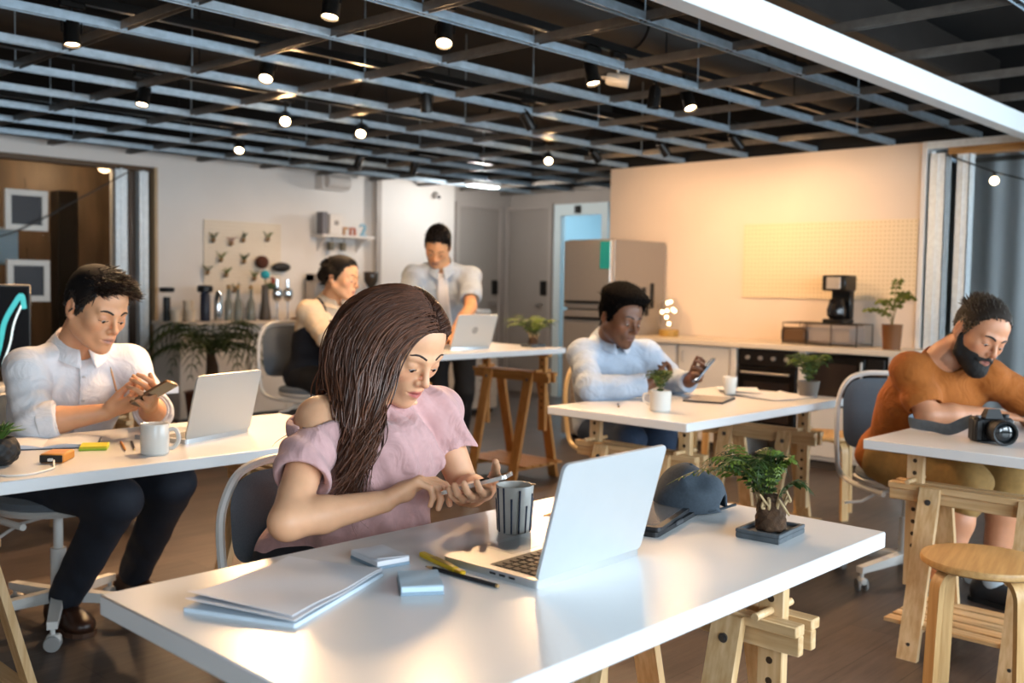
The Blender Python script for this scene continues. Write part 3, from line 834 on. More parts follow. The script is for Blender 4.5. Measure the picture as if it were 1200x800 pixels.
class Person:
    """joints in world space; sides 'L' and 'R' are the person's own"""
    def __init__(s, name_label, cat, base, J, head_c, head_e, hs=1.0, fem=False, skin='d9a585', lip='b5685c', h=.004, build=1.0, group=None):
        s.root = thing('person', name_label, cat, base, 0, group); s.base = np.array(base, float)
        s.J = {k: np.array(v, float) for k, v in J.items()}; s.c = np.array(head_c, float); s.E = eulmat(*head_e); s.hs = hs
        s.fem = fem; s.skin = srgb(skin); s.lip = srgb(lip); s.h = h; s.b = build
        J = s.J
        s.lat = nrm(J['shL']-J['shR']); up = nrm(J['neck']-J['hip']); s.fwd = nrm(np.cross(s.lat, up)); s.up = nrm(np.cross(s.lat, -s.fwd))
        s.TR = np.stack([s.lat, -s.fwd, s.up], 1)          # columns: left, back, up
    def H(s, p): return s.c+s.E @ (np.array(p, float)*s.hs)
    def hl(s, V): return ((V-s.c) @ s.E)/s.hs
    # ---- volumes
    def torso(s, S, infl=0, k=.05, belly=0, lower=True):
        J = s.J; b = s.b; f = s.fem
        sp = lambda t: J['hip']+(J['neck']-J['hip'])*t
        wsh = np.linalg.norm(J['shL']-J['shR'])/2
        i = infl
        if lower: S.ell(sp(.02), (.168*b+i, .118*b+i, .11+i), s.TR, k)
        S.ell(sp(.28)+s.fwd*.01, ((.125 if f else .145)*b+i, (.092+belly)*b+i, .14+i), s.TR, k)
        S.ell(sp(.58)+s.fwd*.008, ((.135 if f else .158)*b+i, (.105 if f else .112)*b+i, .15+i), s.TR, k)
        S.ell(sp(.76), (wsh*.84+i, .09*b+i, .088+i), s.TR, k)
        if f:
            for q in (-1, 1): S.ell(sp(.60)+s.lat*q*.072+s.fwd*.085, (.058+i, .05+i, .056+i), s.TR, .04)
        else:
            for q in (-1, 1): S.ell(sp(.68)+s.lat*q*.07+s.fwd*.06, (.08+i, .045+i, .07+i), s.TR, .04)
        for q in ('L', 'R'):
            S.cone(J['sh'+q]-s.up*.02, sp(.42)+s.lat*(.085 if q == 'L' else -.085), .040*b+i, .065*b+i, .05)
            S.cone(sp(.95)-s.fwd*.012, J['sh'+q]+s.up*.004, .045+i, .038*b+i, .04)
            S.ell(J['sh'+q], .045*b+i, None, .03)
    def arm(s, S, q, infl=0, t0=0, t1=1, which='uf', k=.015, r=None):
        J = s.J; b = s.b*(.86 if s.fem else 1)
        a, e, w_ = J['sh'+q], J['el'+q], J['wr'+q]
        if 'u' in which:
            S.cone(a+(e-a)*t0, a+(e-a)*(t1 if which == 'u' else 1), .050*b+infl, .040*b+infl, k)
        if 'f' in which:
            S.cone(e, e+(w_-e)*.35, .041*b+infl, .041*b+infl, k); S.cone(e+(w_-e)*.35, e+(w_-e)*(t1 if which != 'u' else 1), .041*b+infl, .027*b+infl+(.041-.027)*b*(1-t1), k)
    def neckp(s, S, infl=0, k=.02):
        S.cone(s.H((0, .028, -.05)), s.J['neck']+s.up*.0-s.fwd*.005, (.047 if s.fem else .056)*s.hs+infl, (.052 if s.fem else .063)+infl, k)
    def hand(s, S, q, d, n, curls=(.5, .6, .4), spread=.06, thumb=None, sc=1.0, per=None):
        """d: wrist to knuckles, n: where the palm faces"""
        w_ = s.J['wr'+q]; d = nrm(d); n = nrm(n-d*(np.array(n, float)@d)); u = nrm(np.cross(n, d))*(-1 if q == 'R' else 1)
        if s.fem: sc *= .93
        S.cone(w_, w_+d*.03*sc, .024*sc, .024*sc, .01, flat=(n, 1.35))
        kn = []; tips = []
        for i, (off, ln) in enumerate(((.031, .088), (.0105, .092), (-.0105, .087), (-.0305, .078))):
            p = w_+d*ln*sc+u*off*sc; kn.append(p)
            S.cone(w_+d*.02*sc+u*off*.45*sc, p, .0145*sc, .0115*sc, .012)
        S.ell(w_+d*.05*sc+n*.006*sc, .022*sc, None, .015)
        LN = ((.043, .026, .021), (.048, .029, .022), (.044, .027, .021), (.034, .021, .019)); RD = ((.0098, .0088, .008, .007),)*3+((.0088, .0078, .007, .0062),)
        for i in range(4):
            cu = per[i] if per else curls
            a = 0; p = kn[i]; fan = (1.5-i)*spread
            dd0 = nrm(d+u*fan); ax = np.cross(dd0, n)
            for j in range(3):
                a += cu[j]; dd = rodr(dd0, ax, a); p2 = p+dd*LN[i][j]*sc
                S.cone(p, p2, RD[i][j]*sc, RD[i][j+1]*sc, .006 if j == 0 else .0025); p = p2
            tips.append(p)
        td = thumb if thumb is not None else (d*.55+u*.75+n*.35)
        td = nrm(td); p = w_+d*.022*sc+u*.022*sc+n*.006*sc; p2 = p+td*.045*sc
        S.cone(p, p2, .016*sc, .0125*sc, .01); td2 = nrm(td*.8+d*.5+n*.15); p3 = p2+td2*.034*sc; S.cone(p2, p3, .0115*sc, .0098*sc, .004)
        td3 = nrm(td2+d*.25+n*.1); p4 = p3+td3*.027*sc; S.cone(p3, p4, .0098*sc, .0075*sc, .003); tips.append(p4)
        return w_+d*.05*sc, u, tips
    def head(s, S, jaw=1.0, ear=True, nose=1.0, eye_open=False):
        H = s.H; z = s.hs; E = s.E; f = s.fem
        ell = lambda c, r, k, op='add': S.ell(H(c), np.array(r)*z if hasattr(r, '__len__') else r*z, E, k*z, op)
        cone = lambda a, b, ra, rb, k, op='add': S.cone(H(a), H(b), ra*z, rb*z, k*z, op)
        ell((0, .015, .035), (.077, .096, .089), .02)
        ell((0, -.032, .04), (.062, .056, .062), .03)
        ell((0, -.028, -.035), ((.056 if f else .060)*jaw, .062, .077), .03)
        for q in (-1, 1):
            cone((q*.053*jaw, .008, -.05), (q*(.014 if f else .02), -.066, -.098), .019, .015, .028)
            ell((q*.041, -.058, -.02), .023, .022)
            cone((q*.012, -.09, .021), (q*.044, -.076, .022), .008, .007, .016)
        ell((0, -.077, -.1), .0155 if f else .018, .02)
        for q in (-1, 1): ell((q*.032, -.108, .002), (.019, .018, .012), .014, 'sub')
        for q in (-1, 1):
            ell((q*.032, -.077, .001), (.0165, .0145, .0135), .005)
            cone((q*.020, -.0865, -.010), (q*.042, -.0805, -.010), .0035, .003, .006)
        cone((0, -.09, .012), (0, -.111*nose, -.027), .0065, .0085, .012)
        ell((0, -.112*nose, -.031), .0092 if f else .0102, .007)
        for q in (-1, 1): ell((q*.0115, -.1, -.0345), .0072, .007)
        for q in (-1, 1): ell((q*.0062, -.105, -.0415), (.003, .004, .003), .003, 'sub')
        ell((0, -.079, -.062), (.03, .022, .028), .018)
        for q in (-1, 1):
            cone((q*.021, -.0885, -.0625), (q*.005, -.0985, -.0585), .004, .0058, .005)
            cone((q*.018, -.089, -.070), (0, -.0975, -.0725), .004, .007, .005)
        for q in (-1, 1): cone((q*.023, -.091, -.0655), (0, -.106, -.0655), .0014, .0022, .004, 'sub')
        if ear:
            for q in (-1, 1):
                ell((q*.079, .018, -.004), (.009, .019, .031), .006)
                ell((q*.088, .013, -.001), (.006, .010, .019), .005, 'sub')
                ell((q*.075, .012, -.03), (.008, .009, .009), .006)
    def skincol(s, V, stubble=0, beardcol=None, blush=.5):
        p = s.hl(V); c = np.repeat(s.skin[None], len(V), 0)
        near = (np.linalg.norm(p, axis=1) < .16)
        def blob(cx, cz, rx, rz, ylim): return np.clip(1.4-1.4*(((np.abs(p[:, 0])-cx)/rx)**2+((p[:, 2]-cz)/rz)**2), 0, 1)*(p[:, 1] < ylim)*near
        def mix(c, w_, t): return c*(1-w_[:, None])+np.asarray(t)[None]*w_[:, None]
        red = s.skin*np.array([1.0, .72, .68])
        c = mix(c, blush*.5*blob(.042, -.028, .028, .022, -.03), red)
        c = mix(c, .45*blob(0, -.033, .014, .012, -.09), red)
        if stubble: c = mix(c, stubble*np.clip((-.045-p[:, 2])/.02, 0, 1)*near*(p[:, 1] < .01), srgb('3a302a'))
        if beardcol is not None:
            pass
        c = mix(c, np.clip(1.3-1.3*((p[:, 0]/.0225)**4+((p[:, 2]+.0655)/.0115)**2), 0, 1)*(p[:, 1] < -.082)*near, s.lip)
        c = mix(c, .85*np.clip(1.2-1.2*((p[:, 0]/.022)**4+((p[:, 2]+.0653)/.0022)**2), 0, 1)*(p[:, 1] < -.082)*near, s.lip*.35)
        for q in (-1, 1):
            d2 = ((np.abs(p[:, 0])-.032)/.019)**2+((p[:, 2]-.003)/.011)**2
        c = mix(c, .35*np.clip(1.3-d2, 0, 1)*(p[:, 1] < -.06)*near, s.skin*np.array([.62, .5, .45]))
        c = mix(c, .5*near*(np.abs(p[:, 0]) > .07)*(p[:, 1] > -.01)*np.clip((.03-np.abs(p[:, 2]))/.03, 0, 1), red)
        return c
    def finish_body(s, S, **kw):
        V, F_ = S.mesh(); V = relax(V, F_, 1, .4)
        o = npmesh('body', V-s.base.astype(np.float32), F_, SKINM, s.root, s.skincol(V, **kw)); s.S = S
        return o
    def face(s, hair='17110d', brow_r=.0034, brow_z=.024, iris='24160e', lash=.0013, white=True):
        S = s.S; E = s.E; b = s.base
        HM = mat('brow_'+hair, hair, .7)
        for q in (-1, 1):
            pts = []; rs = []
            for i in range(10):
                t = i/9; pts.append(s.H((q*(.013+.037*t), -.13, brow_z+.0075*math.sin(math.pi*min(t*1.05, 1)*.75)-.003*t*t))); rs.append(brow_r*s.hs*(.55+.45*math.sin(math.pi*min(1, .25+t*.75))))
            pr = S.project(np.array(pts), np.repeat((E @ np.array([0, 1., 0]))[None], 10, 0), .09)-b
            MB().tube([tuple(p) for p in pr], rs, 6, flat=1).build('eyebrow', HM, s.root)
            # eyeball low in the lid, so that a downcast slit shows
            c = s.H((q*.032, -.0785, -.0042))-b
            e = MB().sphere((0, 0, 0), .0126*s.hs, 16).mesh('eyeball')
            e.materials.append(mat('eye_white', 'a89c94', .3)); 
            o = bpy.data.objects.new('eyeball', e); link(o, s.root); o.location = c
            ic = s.H((q*.032, -.0785-.0055, -.0042-.0028))-b
            MB().sphere(tuple(ic), .0078*s.hs, 12).build('iris', mat('iris_'+iris, iris, .12), s.root)
            ls = []
            for i in range(9):
                t = i/8*2-1; ls.append((q*.032+t*.0165, -.125, -.0048-.0022*(1-t*t)))
            pr = S.project(np.array([s.H(p) for p in ls]), np.repeat((E @ np.array([0, 1., 0]))[None], 9, 0), .08)-b
            MB().tube([tuple(p) for p in pr], [lash*s.hs*(.5+.5*math.sin(math.pi*i/8)) for i in range(9)], 5).build('eyelash', HM, s.root)
    # ---- hair roots on the scalp
    def scalp(s, n, line=None, seed=1, infl=.002, minz=-.08):
        g = np.random.default_rng(seed)
        v = g.normal(size=(n*3, 3)); v /= np.linalg.norm(v, axis=1, keepdims=True)
        o = np.array([0, -.005, .03]); st = o+v*.16
        w_ = s.S.project(s.c+(st*s.hs) @ s.E.T, (-v) @ s.E.T, .15*s.hs)
        p = s.hl(w_); x = HAIRLINE if line is None else line
        ok = (p[:, 2] > np.interp(p[:, 1], x[0], x[1])) & (np.abs(p[:, 0]) < .081) & (p[:, 2] > minz)
        p = p[ok][:n]; nn = p-o; nn /= np.linalg.norm(nn, axis=1, keepdims=True)
        return p+nn*infl, nn
    def cap(s, infl, m, line=None, name='hair', top=0, noise=0, nf=120, extra=None, h=None, front=0):
        h = h or s.h
        lo = s.c-.17*s.hs; hi = s.c+.17*s.hs
        C = SDF(lo, hi, h); z = s.hs
        C.ell(s.H((0, .015, .035)), np.array((.077, .096, .089))*z, s.E, .03)
        C.ell(s.H((0, -.032+front, .04)), np.array((.062, .056, .062))*z, s.E, .03)
        if extra: extra(C)
        X, Y, Z = np.meshgrid(*C.ax, indexing='ij')
        P_ = np.stack([X, Y, Z], -1).reshape(-1, 3); p = s.hl(P_)
        x = HAIRLINE if line is None else line
        cutv = (np.interp(p[:, 1], x[0], x[1])-p[:, 2]).reshape(C.D.shape)*z
        ab = np.clip((p[:, 2]-np.interp(p[:, 1], x[0], x[1]))/.03, 0, 1); ab2 = np.clip((p[:, 2]-.05)/.06, 0, 1)
        C.D -= ((.0015+infl*ab+top*ab2)*z).reshape(C.D.shape).astype(np.float32)
        if noise:
            C.D += (noise*(np.sin(nf*p[:, 0]+3*np.sin(nf*.6*p[:, 2]))*np.sin(nf*p[:, 1]+1+2*np.sin(nf*.5*p[:, 0]))*np.sin(nf*p[:, 2]))).reshape(C.D.shape)
        C.D = np.maximum(C.D, cutv*.8).astype(np.float32)
        V, F_ = C.mesh(); V = relax(V, F_, 1, .5)
        return npmesh(name, V-s.base.astype(np.float32), F_, m, s.root)
HAIRLINE = (np.array([-.2, -.088, -.075, -.06, -.045, -.03, -.012, -.004, .006, .03, .042, .06, .1, .2]),
            np.array([.098, .092, .082, .068, .042, .014, -.012, -.015, .012, .02, -.02, -.05, -.062, -.065]))
def hairmat(c, rough=.38): return mat('hair_'+c, c, rough, vcol=True, spec=.6)
def haircol(n, c, seed, var=.5):
    g = np.random.default_rng(seed); b = srgb(c)
    return b[None]*(1-var/2+var*g.random((n, 1)))
def cloth_folds(S, c, amp, f, seed=0):
    """gentle folds added to a cloth volume"""
    X, Y, Z = S.grid(); g = np.random.default_rng(seed)
    tot = 0
    for _ in range(4):
        k = g.normal(size=3); k /= np.linalg.norm(k); k *= f*(.6+.8*g.random()); ph = g.random()*6
        tot = tot+np.sin(k[0]*X+k[1]*Y+k[2]*Z+ph+1.5*np.sin(.5*f*(Z+.7*X)+ph))
    S.D += (amp*tot/2).astype(np.float32)
def finish(S, name, m, p, it=1, parent=None):
    V, F_ = S.mesh(); V = relax(V, F_, it, .5)
    return npmesh(name, V-p.base.astype(np.float32), F_, m, parent or p.root)
def bbox(pts, pad):
    a = np.array(pts); return a.min(0)-pad, a.max(0)+pad
def legs(p, m, infl=.012, h=.006, name='trousers', upto=1.0, folds=.002, r=(.082, .062, .045), hipw=.165):
    J = p.J
    S = SDF(*bbox([J[k] for k in ('hip', 'hipL', 'hipR', 'knL', 'knR', 'anL', 'anR')], .2), h)
    S.ell(J['hip']+np.array([0, 0, .0]), (hipw+infl, .125+infl, .10+infl), None, .05)
    for q in ('L', 'R'):
        a, b, c = J['hip'+q], J['kn'+q], J['an'+q]
        S.cone(a, b, r[0]+infl, r[1]+infl, .04)
        if upto > 0: S.cone(b, b+(c-b)*upto, r[1]+infl, (r[2]*upto+r[1]*(1-upto))+infl, .02)
    if folds: cloth_folds(S, None, folds, 45, 3)
    S.cut(J['hip']+np.array([0, 0, .09]), (0, 0, 1))
    if upto > .9:
        for q in ('L', 'R'):
            pass
    return finish(S, name, m, p)
def shoe(p, q, d, m, sole, lace=True, L=.27, sock=None, h=.004):
    """shoe on ankle q pointing along d (horizontal)"""
    an = p.J['an'+q]; g0 = an[2]-.085; d = nrm((d[0], d[1], 0)); s_ = np.cross(np.array([0, 0, 1.]), d)
    at = lambda f, l, z: np.array([an[0], an[1], g0])+d*f+s_*l+np.array([0, 0, z])
    S = SDF(*bbox([at(-.1, 0, 0), at(.22, 0, 0), at(0, .08, .14), at(0, -.08, 0)], .05), h)
    S.ell(at(-.04, 0, .045), (.042, .042, .055), None, .02); S.cone(at(-.03, 0, .045), at(.09, 0, .04), .043, .042, .02); S.ell(at(.13, 0, .03), (.048, .048, .034), None, .03)
    S.cone(at(-.02, 0, .07), at(.0, 0, .105), .04, .038, .02)
    S.cut(at(0, 0, .004), (0, 0, -1)); S.cut(at(-.01, 0, .108), nrm(np.array([0, 0, 1.])+d*.1))
    o = finish(S, 'shoe', m, p)
    prof = []
    outl = [(-.088, 0), (-.08, .028), (-.05, .04), (0, .038), (.06, .043), (.12, .05), (.16, .042), (.182, .018), (.186, 0)]
    pts = outl+[(a, -b) for a, b in outl[-2:0:-1]]
    mb = MB(); n = len(pts)
    v = [tuple(at(a, b, -.006)-p.base) for a, b in pts]+[tuple(at(a, b, .016)-p.base) for a, b in pts]
    mb.add(v, [tuple(range(n)), tuple(range(n, 2*n))[::-1]]+[(i, i+n, (i+1) % n+n, (i+1) % n) for i in range(n)]).build('sole', sole, o, False)
    if lace:
        for k in range(4):
            f = .02+.024*k; z = .098-.011*k
            mb = MB().tube([tuple(at(f, -.022, z-.012)-p.base), tuple(at(f+.004, 0, z)-p.base), tuple(at(f, .022, z-.012)-p.base)], .003, 6)
            mb.build('lace', mat('lace_dark', '2a1a10', .7), o)
    if sock is not None:
        S = SDF(*bbox([an, an+np.array([0, 0, .12])], .08), .005); S.cone(an, an+(p.J['kn'+q]-an)*.3, .043, .045, .01)
        finish(S, 'sock', sock, p)
    return o

def phone(c, u, d, n, label, case='2b2b2e'):
    """smartphone: u long axis, d width axis, n screen normal"""
    t = thing('smartphone', label, 'phone', tuple(c), 0, 'smartphones in hands')
    M = Matrix((tuple(np.array(u)), tuple(np.cross(n, u)), tuple(n))).transposed().to_4x4()
    MB().prism(rrect(.142, .070, .010, 5), -.0038, .0038, M).build('phone_body', mat('phone_'+case, case, .25, .6), t)
    MB().prism(rrect(.134, .064, .007, 4), .0038, .0041, M).build('screen', mat('phone_glass', '0c0e12', .08), t)
    return t
# ------------------------------------------------------------------ the woman at the foreground table
def make_woman():
    J = dict(hip=(1.43, 1.97, .53), neck=(1.43, 1.775, .955), shR=(1.268, 1.765, .905), shL=(1.595, 1.755, .895),
             elR=(1.085, 1.615, .738), wrR=(1.30, 1.583, .752), elL=(1.625, 1.68, .715), wrL=(1.487, 1.482, .764),
             hipR=(1.34, 1.95, .52), hipL=(1.52, 1.95, .52), knR=(1.30, 1.56, .50), knL=(1.53, 1.56, .50), anR=(1.30, 1.62, .085), anL=(1.55, 1.66, .085))
    p = Person('woman in a dusty pink off-shoulder top with long brown hair, thumbing a phone', 'person', (1.43, 1.9, 0), J, (1.452, 1.708, 1.062), (-1, 31, 2), hs=.97, fem=True, skin='dca680', lip='b8605a', h=.003)
    S = SDF((1.02, 1.30, .42), (1.72, 2.14, 1.24), .003)
    p.torso(S, 0); p.neckp(S)
    # collar bones and shoulders
    for q in ('L', 'R'): S.cone(J['neck']+np.array([0, -.045, -.02]) if False else np.array(J['neck'])+np.array([(.02 if q == 'L' else -.02), -.05, -.025]), np.array(J['sh'+q])+np.array([0, -.02, .03]), .008, .008, .012)
    p.head(S, jaw=.95)
    for q in ('L', 'R'): p.arm(S, q)
    wR = np.array(J['wrR']); wL = np.array(J['wrL'])
    # right hand taps the screen, left hand cradles the phone from below
    p.hand(S, 'R', (.84, -.40, .50), (.25, -.45, -.86), per=((.45, .5, .3), (.75, .7, .5), (.9, .9, .6), (.95, .9, .6)), spread=.09, thumb=nrm((.72, .25, .1)))
    PL = p.hand(S, 'L', (-.72, -.42, .05), (-.1, .28, .95), per=((.10, .30, .75), (.10, .32, .8), (.12, .35, .8), (.15, .35, .8)), spread=.06, thumb=nrm((-.25, -.62, .75)))
    p.finish_body(S, blush=.7); p.face('2a1a12', brow_r=.0028, brow_z=.026, lash=.0017)
    # blouse
    PINK = mat('dusty_pink_knit', 'c49a98', .85, var=.08, vscale=60, bump=.12, bscale=700, sheen=.15, wrinkle=.35)
    B = SDF((1.02, 1.5, .44), (1.78, 2.16, 1.06), .004)
    p.torso(B, .014)
    for q in ('L', 'R'):
        a, e = p.J['sh'+q], p.J['el'+q]
        B.cone(a, a+(e-a)*.55, .051, .061, .03)
    B.ell((1.42, 1.735, .76), (.135, .085, .15), p.TR, .05)
    B.ell((1.42, 1.76, .62), (.14, .10, .15), None, .05)
    X, Y, Z = B.grid()
    # drape folds sweeping from the left shoulder to the right hip
    u = (X-1.42)*.86+(Z-.85)*.5; fr = np.clip((1.80-Y)/.06, 0, 1)
    B.D += ((.0045*np.sin(u*62+4*(Z-.8))+.003*np.sin(u*118+9*(X-1.3)))*fr).astype(np.float32)
    cloth_folds(B, None, .0018, 40, 5)
    for q in ('R', 'L'):
        a, e = p.J['sh'+q], p.J['el'+q]; d = e-a
        B.cone(a+d*.48, a+d*.85, .042, .058, .006, 'sub')
        B.cone(a+d*.86, a+d*1.1, .088, .088, .004, 'sub')
    bx = .02+.42*np.clip((X-1.25)/.09, 0, 1)
    B.D = -smin(-B.D, -(Z-(.908+.22*(X-1.225)-bx*(1.765-Y))).astype(np.float32), .006)
    # open shell: hollow out the body inside, so the neckline and sleeves are edges of cloth
    T_ = SDF((1.02, 1.5, .44), (1.78, 2.16, 1.06), .004); p.torso(T_, .003); p.neckp(T_, .003)
    for q in ('L', 'R'): p.arm(T_, q, .004)
    B.D = np.maximum(B.D, -T_.D)
    finish(B, 'blouse', PINK, p, 1)
    legs(p, mat('charcoal_trousers', '26262b', .8, var=.1, vscale=80), h=.008)
    for q in ('L', 'R'): shoe(p, q, (0, -1), mat('black_shoe', '151414', .4), mat('dark_sole', '101010', .7), lace=False, h=.006)
    d, n = nrm((-.72, -.42, .05)), np.array([-.1, .28, .95]); n = nrm(n-d*(n@d)); u = PL[1]
    phone(wL+d*.088+n*.024+u*.016, u, d, n, 'silver smartphone in the woman\'s hands', 'c9c4bf')
    MB().tube([tuple(PL[0]-p.base+d*.034-u*.0105+(-n*math.cos(a)+u*math.sin(a))*.0105*.98) for a in np.linspace(0, 6.28, 17)[:-1]], .0018, 6, closed=True).build('ring', mat('gold', 'c99a4a', .25, 1), p.root)
    # ---- hair: locks flow from the parting, over the skull, then hang
    HC = hairmat('3a2318', .36)
    def flow(n, seed, side_fn, tip_fn, length, lay=(.003, .011), wave=.010, step=.009, g=.10, att=.22, r0=.0021):
        gn = np.random.default_rng(seed)
        P0, N0 = p.scalp(n, seed=seed, infl=.003); n = len(P0)
        P_ = p.c+(P0*p.hs) @ p.E.T; K = 36
        rad = (np.array([.077, .096, .089])[None]+gn.uniform(*lay, (n, 1)))*p.hs; cc = p.H((0, .015, .035))
        rad2 = (np.array([.062, .056, .062])[None]+gn.uniform(*lay, (n, 1)))*p.hs; cc2 = p.H((0, -.032, .04))
        sgn = side_fn(P0, gn)
        bk = np.where(sgn > 0, 1.3, np.where(P0[:, 1] > .055, 1.0, .42)); att_ = np.where(sgn > 0, .5, np.where(P0[:, 1] > .055, .45, .34))[:, None]
        loc = np.stack([sgn*1.0, bk+.55*np.clip((P0[:, 1]+.03)/.1, -.2, 1), -.15*np.ones(n)], 1)
        D_ = loc @ p.E.T; tip = tip_fn(sgn, P0, gn); gat = gather(sgn, P0, gn)
        out = [P_.copy()]; L = length(sgn, gn, n); ph = gn.random(n)*6.28
        for k in range(1, K):
            t = k/(K-1)
            ss = min(1, max(0, (t-.28)/.37)); tg = gat*(1-ss)+tip*ss; to = tg-P_; to /= np.linalg.norm(to, axis=1, keepdims=True)+1e-6
            D_ = D_*(1-g-att_*t)+np.array([0, 0, -1.])*g+to*att_*t*1.2
            D_ /= np.linalg.norm(D_, axis=1, keepdims=True)
            P_ = P_+D_*(L/(K-1))[:, None]
            for c_, r_ in ((cc, rad), (cc2, rad2)):
                q = ((P_-c_) @ p.E)/r_; m = np.linalg.norm(q, axis=1); ins = m < 1
                q[ins] /= m[ins][:, None]; P_[ins] = c_+(q[ins]*r_[ins]) @ p.E.T
            # keep clear of the body
            d = p.S.sample(P_); bad = d < .010
            if bad.any():
                e_ = .004; gr = np.stack([p.S.sample(P_+np.eye(3)[a]*e_)-p.S.sample(P_-np.eye(3)[a]*e_) for a in range(3)], 1); gr /= np.linalg.norm(gr, axis=1, keepdims=True)+1e-6
                P_[bad] += gr[bad]*(.012-d[bad])[:, None]
            W_ = wave*max(0, t-.35)*np.stack([np.sin(t*19+ph*.12), np.cos(t*19+ph*.12), 0*ph], 1)
            out.append(P_+W_)
        r = r0*(np.clip(np.linspace(0, 1, K)*6, .5, 1)*np.clip((1-np.linspace(0, 1, K))*4, .15, 1))[None]*gn.uniform(.7, 1.3, (n, 1))
        return np.stack(out, 1), r
    part = .012
    def gather(sgn, P0, gn):
        n = len(sgn); g_ = np.zeros((n, 3)); rf = (sgn < 0) & (P0[:, 1] <= .055)
        g_[rf] = np.array([1.318, 1.655, .955])+gn.normal(size=(rf.sum(), 3))*np.array([.020, .016, .02])
        rb = (sgn < 0) & ~rf; g_[rb] = np.array([1.385, 1.835, .98])+gn.normal(size=(rb.sum(), 3))*np.array([.03, .012, .02])
        lf = sgn > 0; g_[lf] = np.array([1.475, 1.835, .98])+gn.normal(size=(lf.sum(), 3))*np.array([.035, .012, .02])
        return g_
    CAPM = mat('scalp_hair', '2c1910', .8, spec=.15)
    p.cap(.002, CAPM, name='hair_base', line=(HAIRLINE[0], HAIRLINE[1]+.002))
    def side(P0, gn): return np.where(P0[:, 0] > part, 1., -1.)
    def tips(sgn, P0, gn):
        n = len(sgn); t = np.zeros((n, 3))
        back = (P0[:, 1] > .055)
        right = (sgn < 0) & ~back
        t[right] = np.array([1.255, 1.63, .77])+gn.normal(size=(right.sum(), 3))*np.array([.018, .014, .02])
        rb = (sgn < 0) & back
        t[rb] = np.array([1.37, 1.90, .82])+gn.normal(size=(rb.sum(), 3))*np.array([.05, .02, .03])
        lb = (sgn > 0)
        t[lb] = np.array([1.50, 1.93, .86])+gn.normal(size=(lb.sum(), 3))*np.array([.05, .015, .03])
        return t
    def length(sgn, gn, n): return np.where(sgn < 0, gn.uniform(.36, .48, n), gn.uniform(.36, .46, n))
    P_, r = flow(3000, 11, side, tips, length, r0=.00175, wave=.022)
    sg = np.diff(P_, axis=1); sg /= np.linalg.norm(sg, axis=2, keepdims=True)+1e-9
    ok = (sg[:, 1:]*sg[:, :-1]).sum(2)[:, 12:].min(1) > .72
    P_, r = P_[ok], r[ok]
    strands('hair', P_-p.base, r, HC, p.root, haircol(len(P_), '593624', 3, 1.0), sides=3)
    return p
WOMAN = make_woman()
# ------------------------------------------------------------------ the other people
def shirt(p, m, lo, hi, h=.005, infl=.014, sleeves=(1.0, 1.0), which='u', folds=.0022, neck_n=None, neck_up=.012, belly=0, seed=1, name='shirt', hem=None, roll=False, cuffm=None, loose=0.0, ff=42):
    """sleeves: how far along (0..1 upper arm, 1..2 forearm) for R and L"""
    B = SDF(lo, hi, h); p.torso(B, infl, belly=belly); J = p.J
    for q, t in zip(('R', 'L'), sleeves):
        a, e, w_ = J['sh'+q], J['el'+q], J['wr'+q]; b = p.b*(.86 if p.fem else 1)
        B.cone(a, a+(e-a)*min(t, 1), .050*b+infl, .042*b+infl+loose, .03)
        if t > 1: B.cone(e, e+(w_-e)*(t-1), .042*b+infl+loose, (.042-.012*(t-1))*b+infl+loose, .015)
    cloth_folds(B, None, folds, ff, seed)
    # stretch creases at the elbows and armpits
    X, Y, Z = B.grid()
    for q, t in zip(('R', 'L'), sleeves):
        a, e = J['sh'+q], J['el'+q]; d = nrm(e-a)
        for c_, rr, am in ((e, .08, .004 if t > 1 else 0), (a+(e-a)*.25-np.array([0, 0, .05]), .09, .003)):
            w_ = np.exp(-((X-c_[0])**2+(Y-c_[1])**2+(Z-c_[2])**2)/rr**2)
            B.D += (am*w_*np.sin(95*(d[0]*X+d[1]*Y+d[2]*Z)+12*X)).astype(np.float32)
    # trim sleeve ends flat
    for q, t in zip(('R', 'L'), sleeves):
        a, e, w_ = J['sh'+q], J['el'+q], J['wr'+q]
        if t <= 1: c0 = a+(e-a)*t; d = nrm(e-a)
        else: c0 = e+(w_-e)*(t-1); d = nrm(w_-e)
        B.cone(c0+d*.07, c0+d*.16, .068, .068, .004, 'sub')
    n = neck_n if neck_n is not None else p.up*.9+p.fwd*.45
    B.cone(J['neck']+p.up*(neck_up+.05)+p.fwd*.012, J['neck']+p.up*(neck_up+.16), .078, .12, .012, 'sub')
    if hem is not None: B.cut((0, 0, hem), (0, 0, -1))
    # open shell at the neck
    T_ = SDF(lo, hi, h); p.neckp(T_, .006); B.D = -smin(-B.D, T_.D, .006)
    o = finish(B, name, m, p)
    if roll:
        for q, t in zip(('R', 'L'), sleeves):
            a, e, w_ = J['sh'+q], J['el'+q], J['wr'+q]
            c0, d = (a+(e-a)*t, nrm(e-a)) if t <= 1 else (e+(w_-e)*(t-1), nrm(w_-e))
            C = SDF(*bbox([c0], .12), .0035); r = .050*p.b+infl
            C.cone(c0-d*.035, c0+d*.016, r+.004, r+.002, .004); C.cone(c0-d*.1, c0+d*.1, r-.009, r-.009, .002, 'sub'); C.cut(c0+d*.018, d); C.cut(c0-d*.035, -d)
            cloth_folds(C, None, .0012, 90, 5)
            finish(C, 'rolled_cuff', cuffm or m, p)
    return o
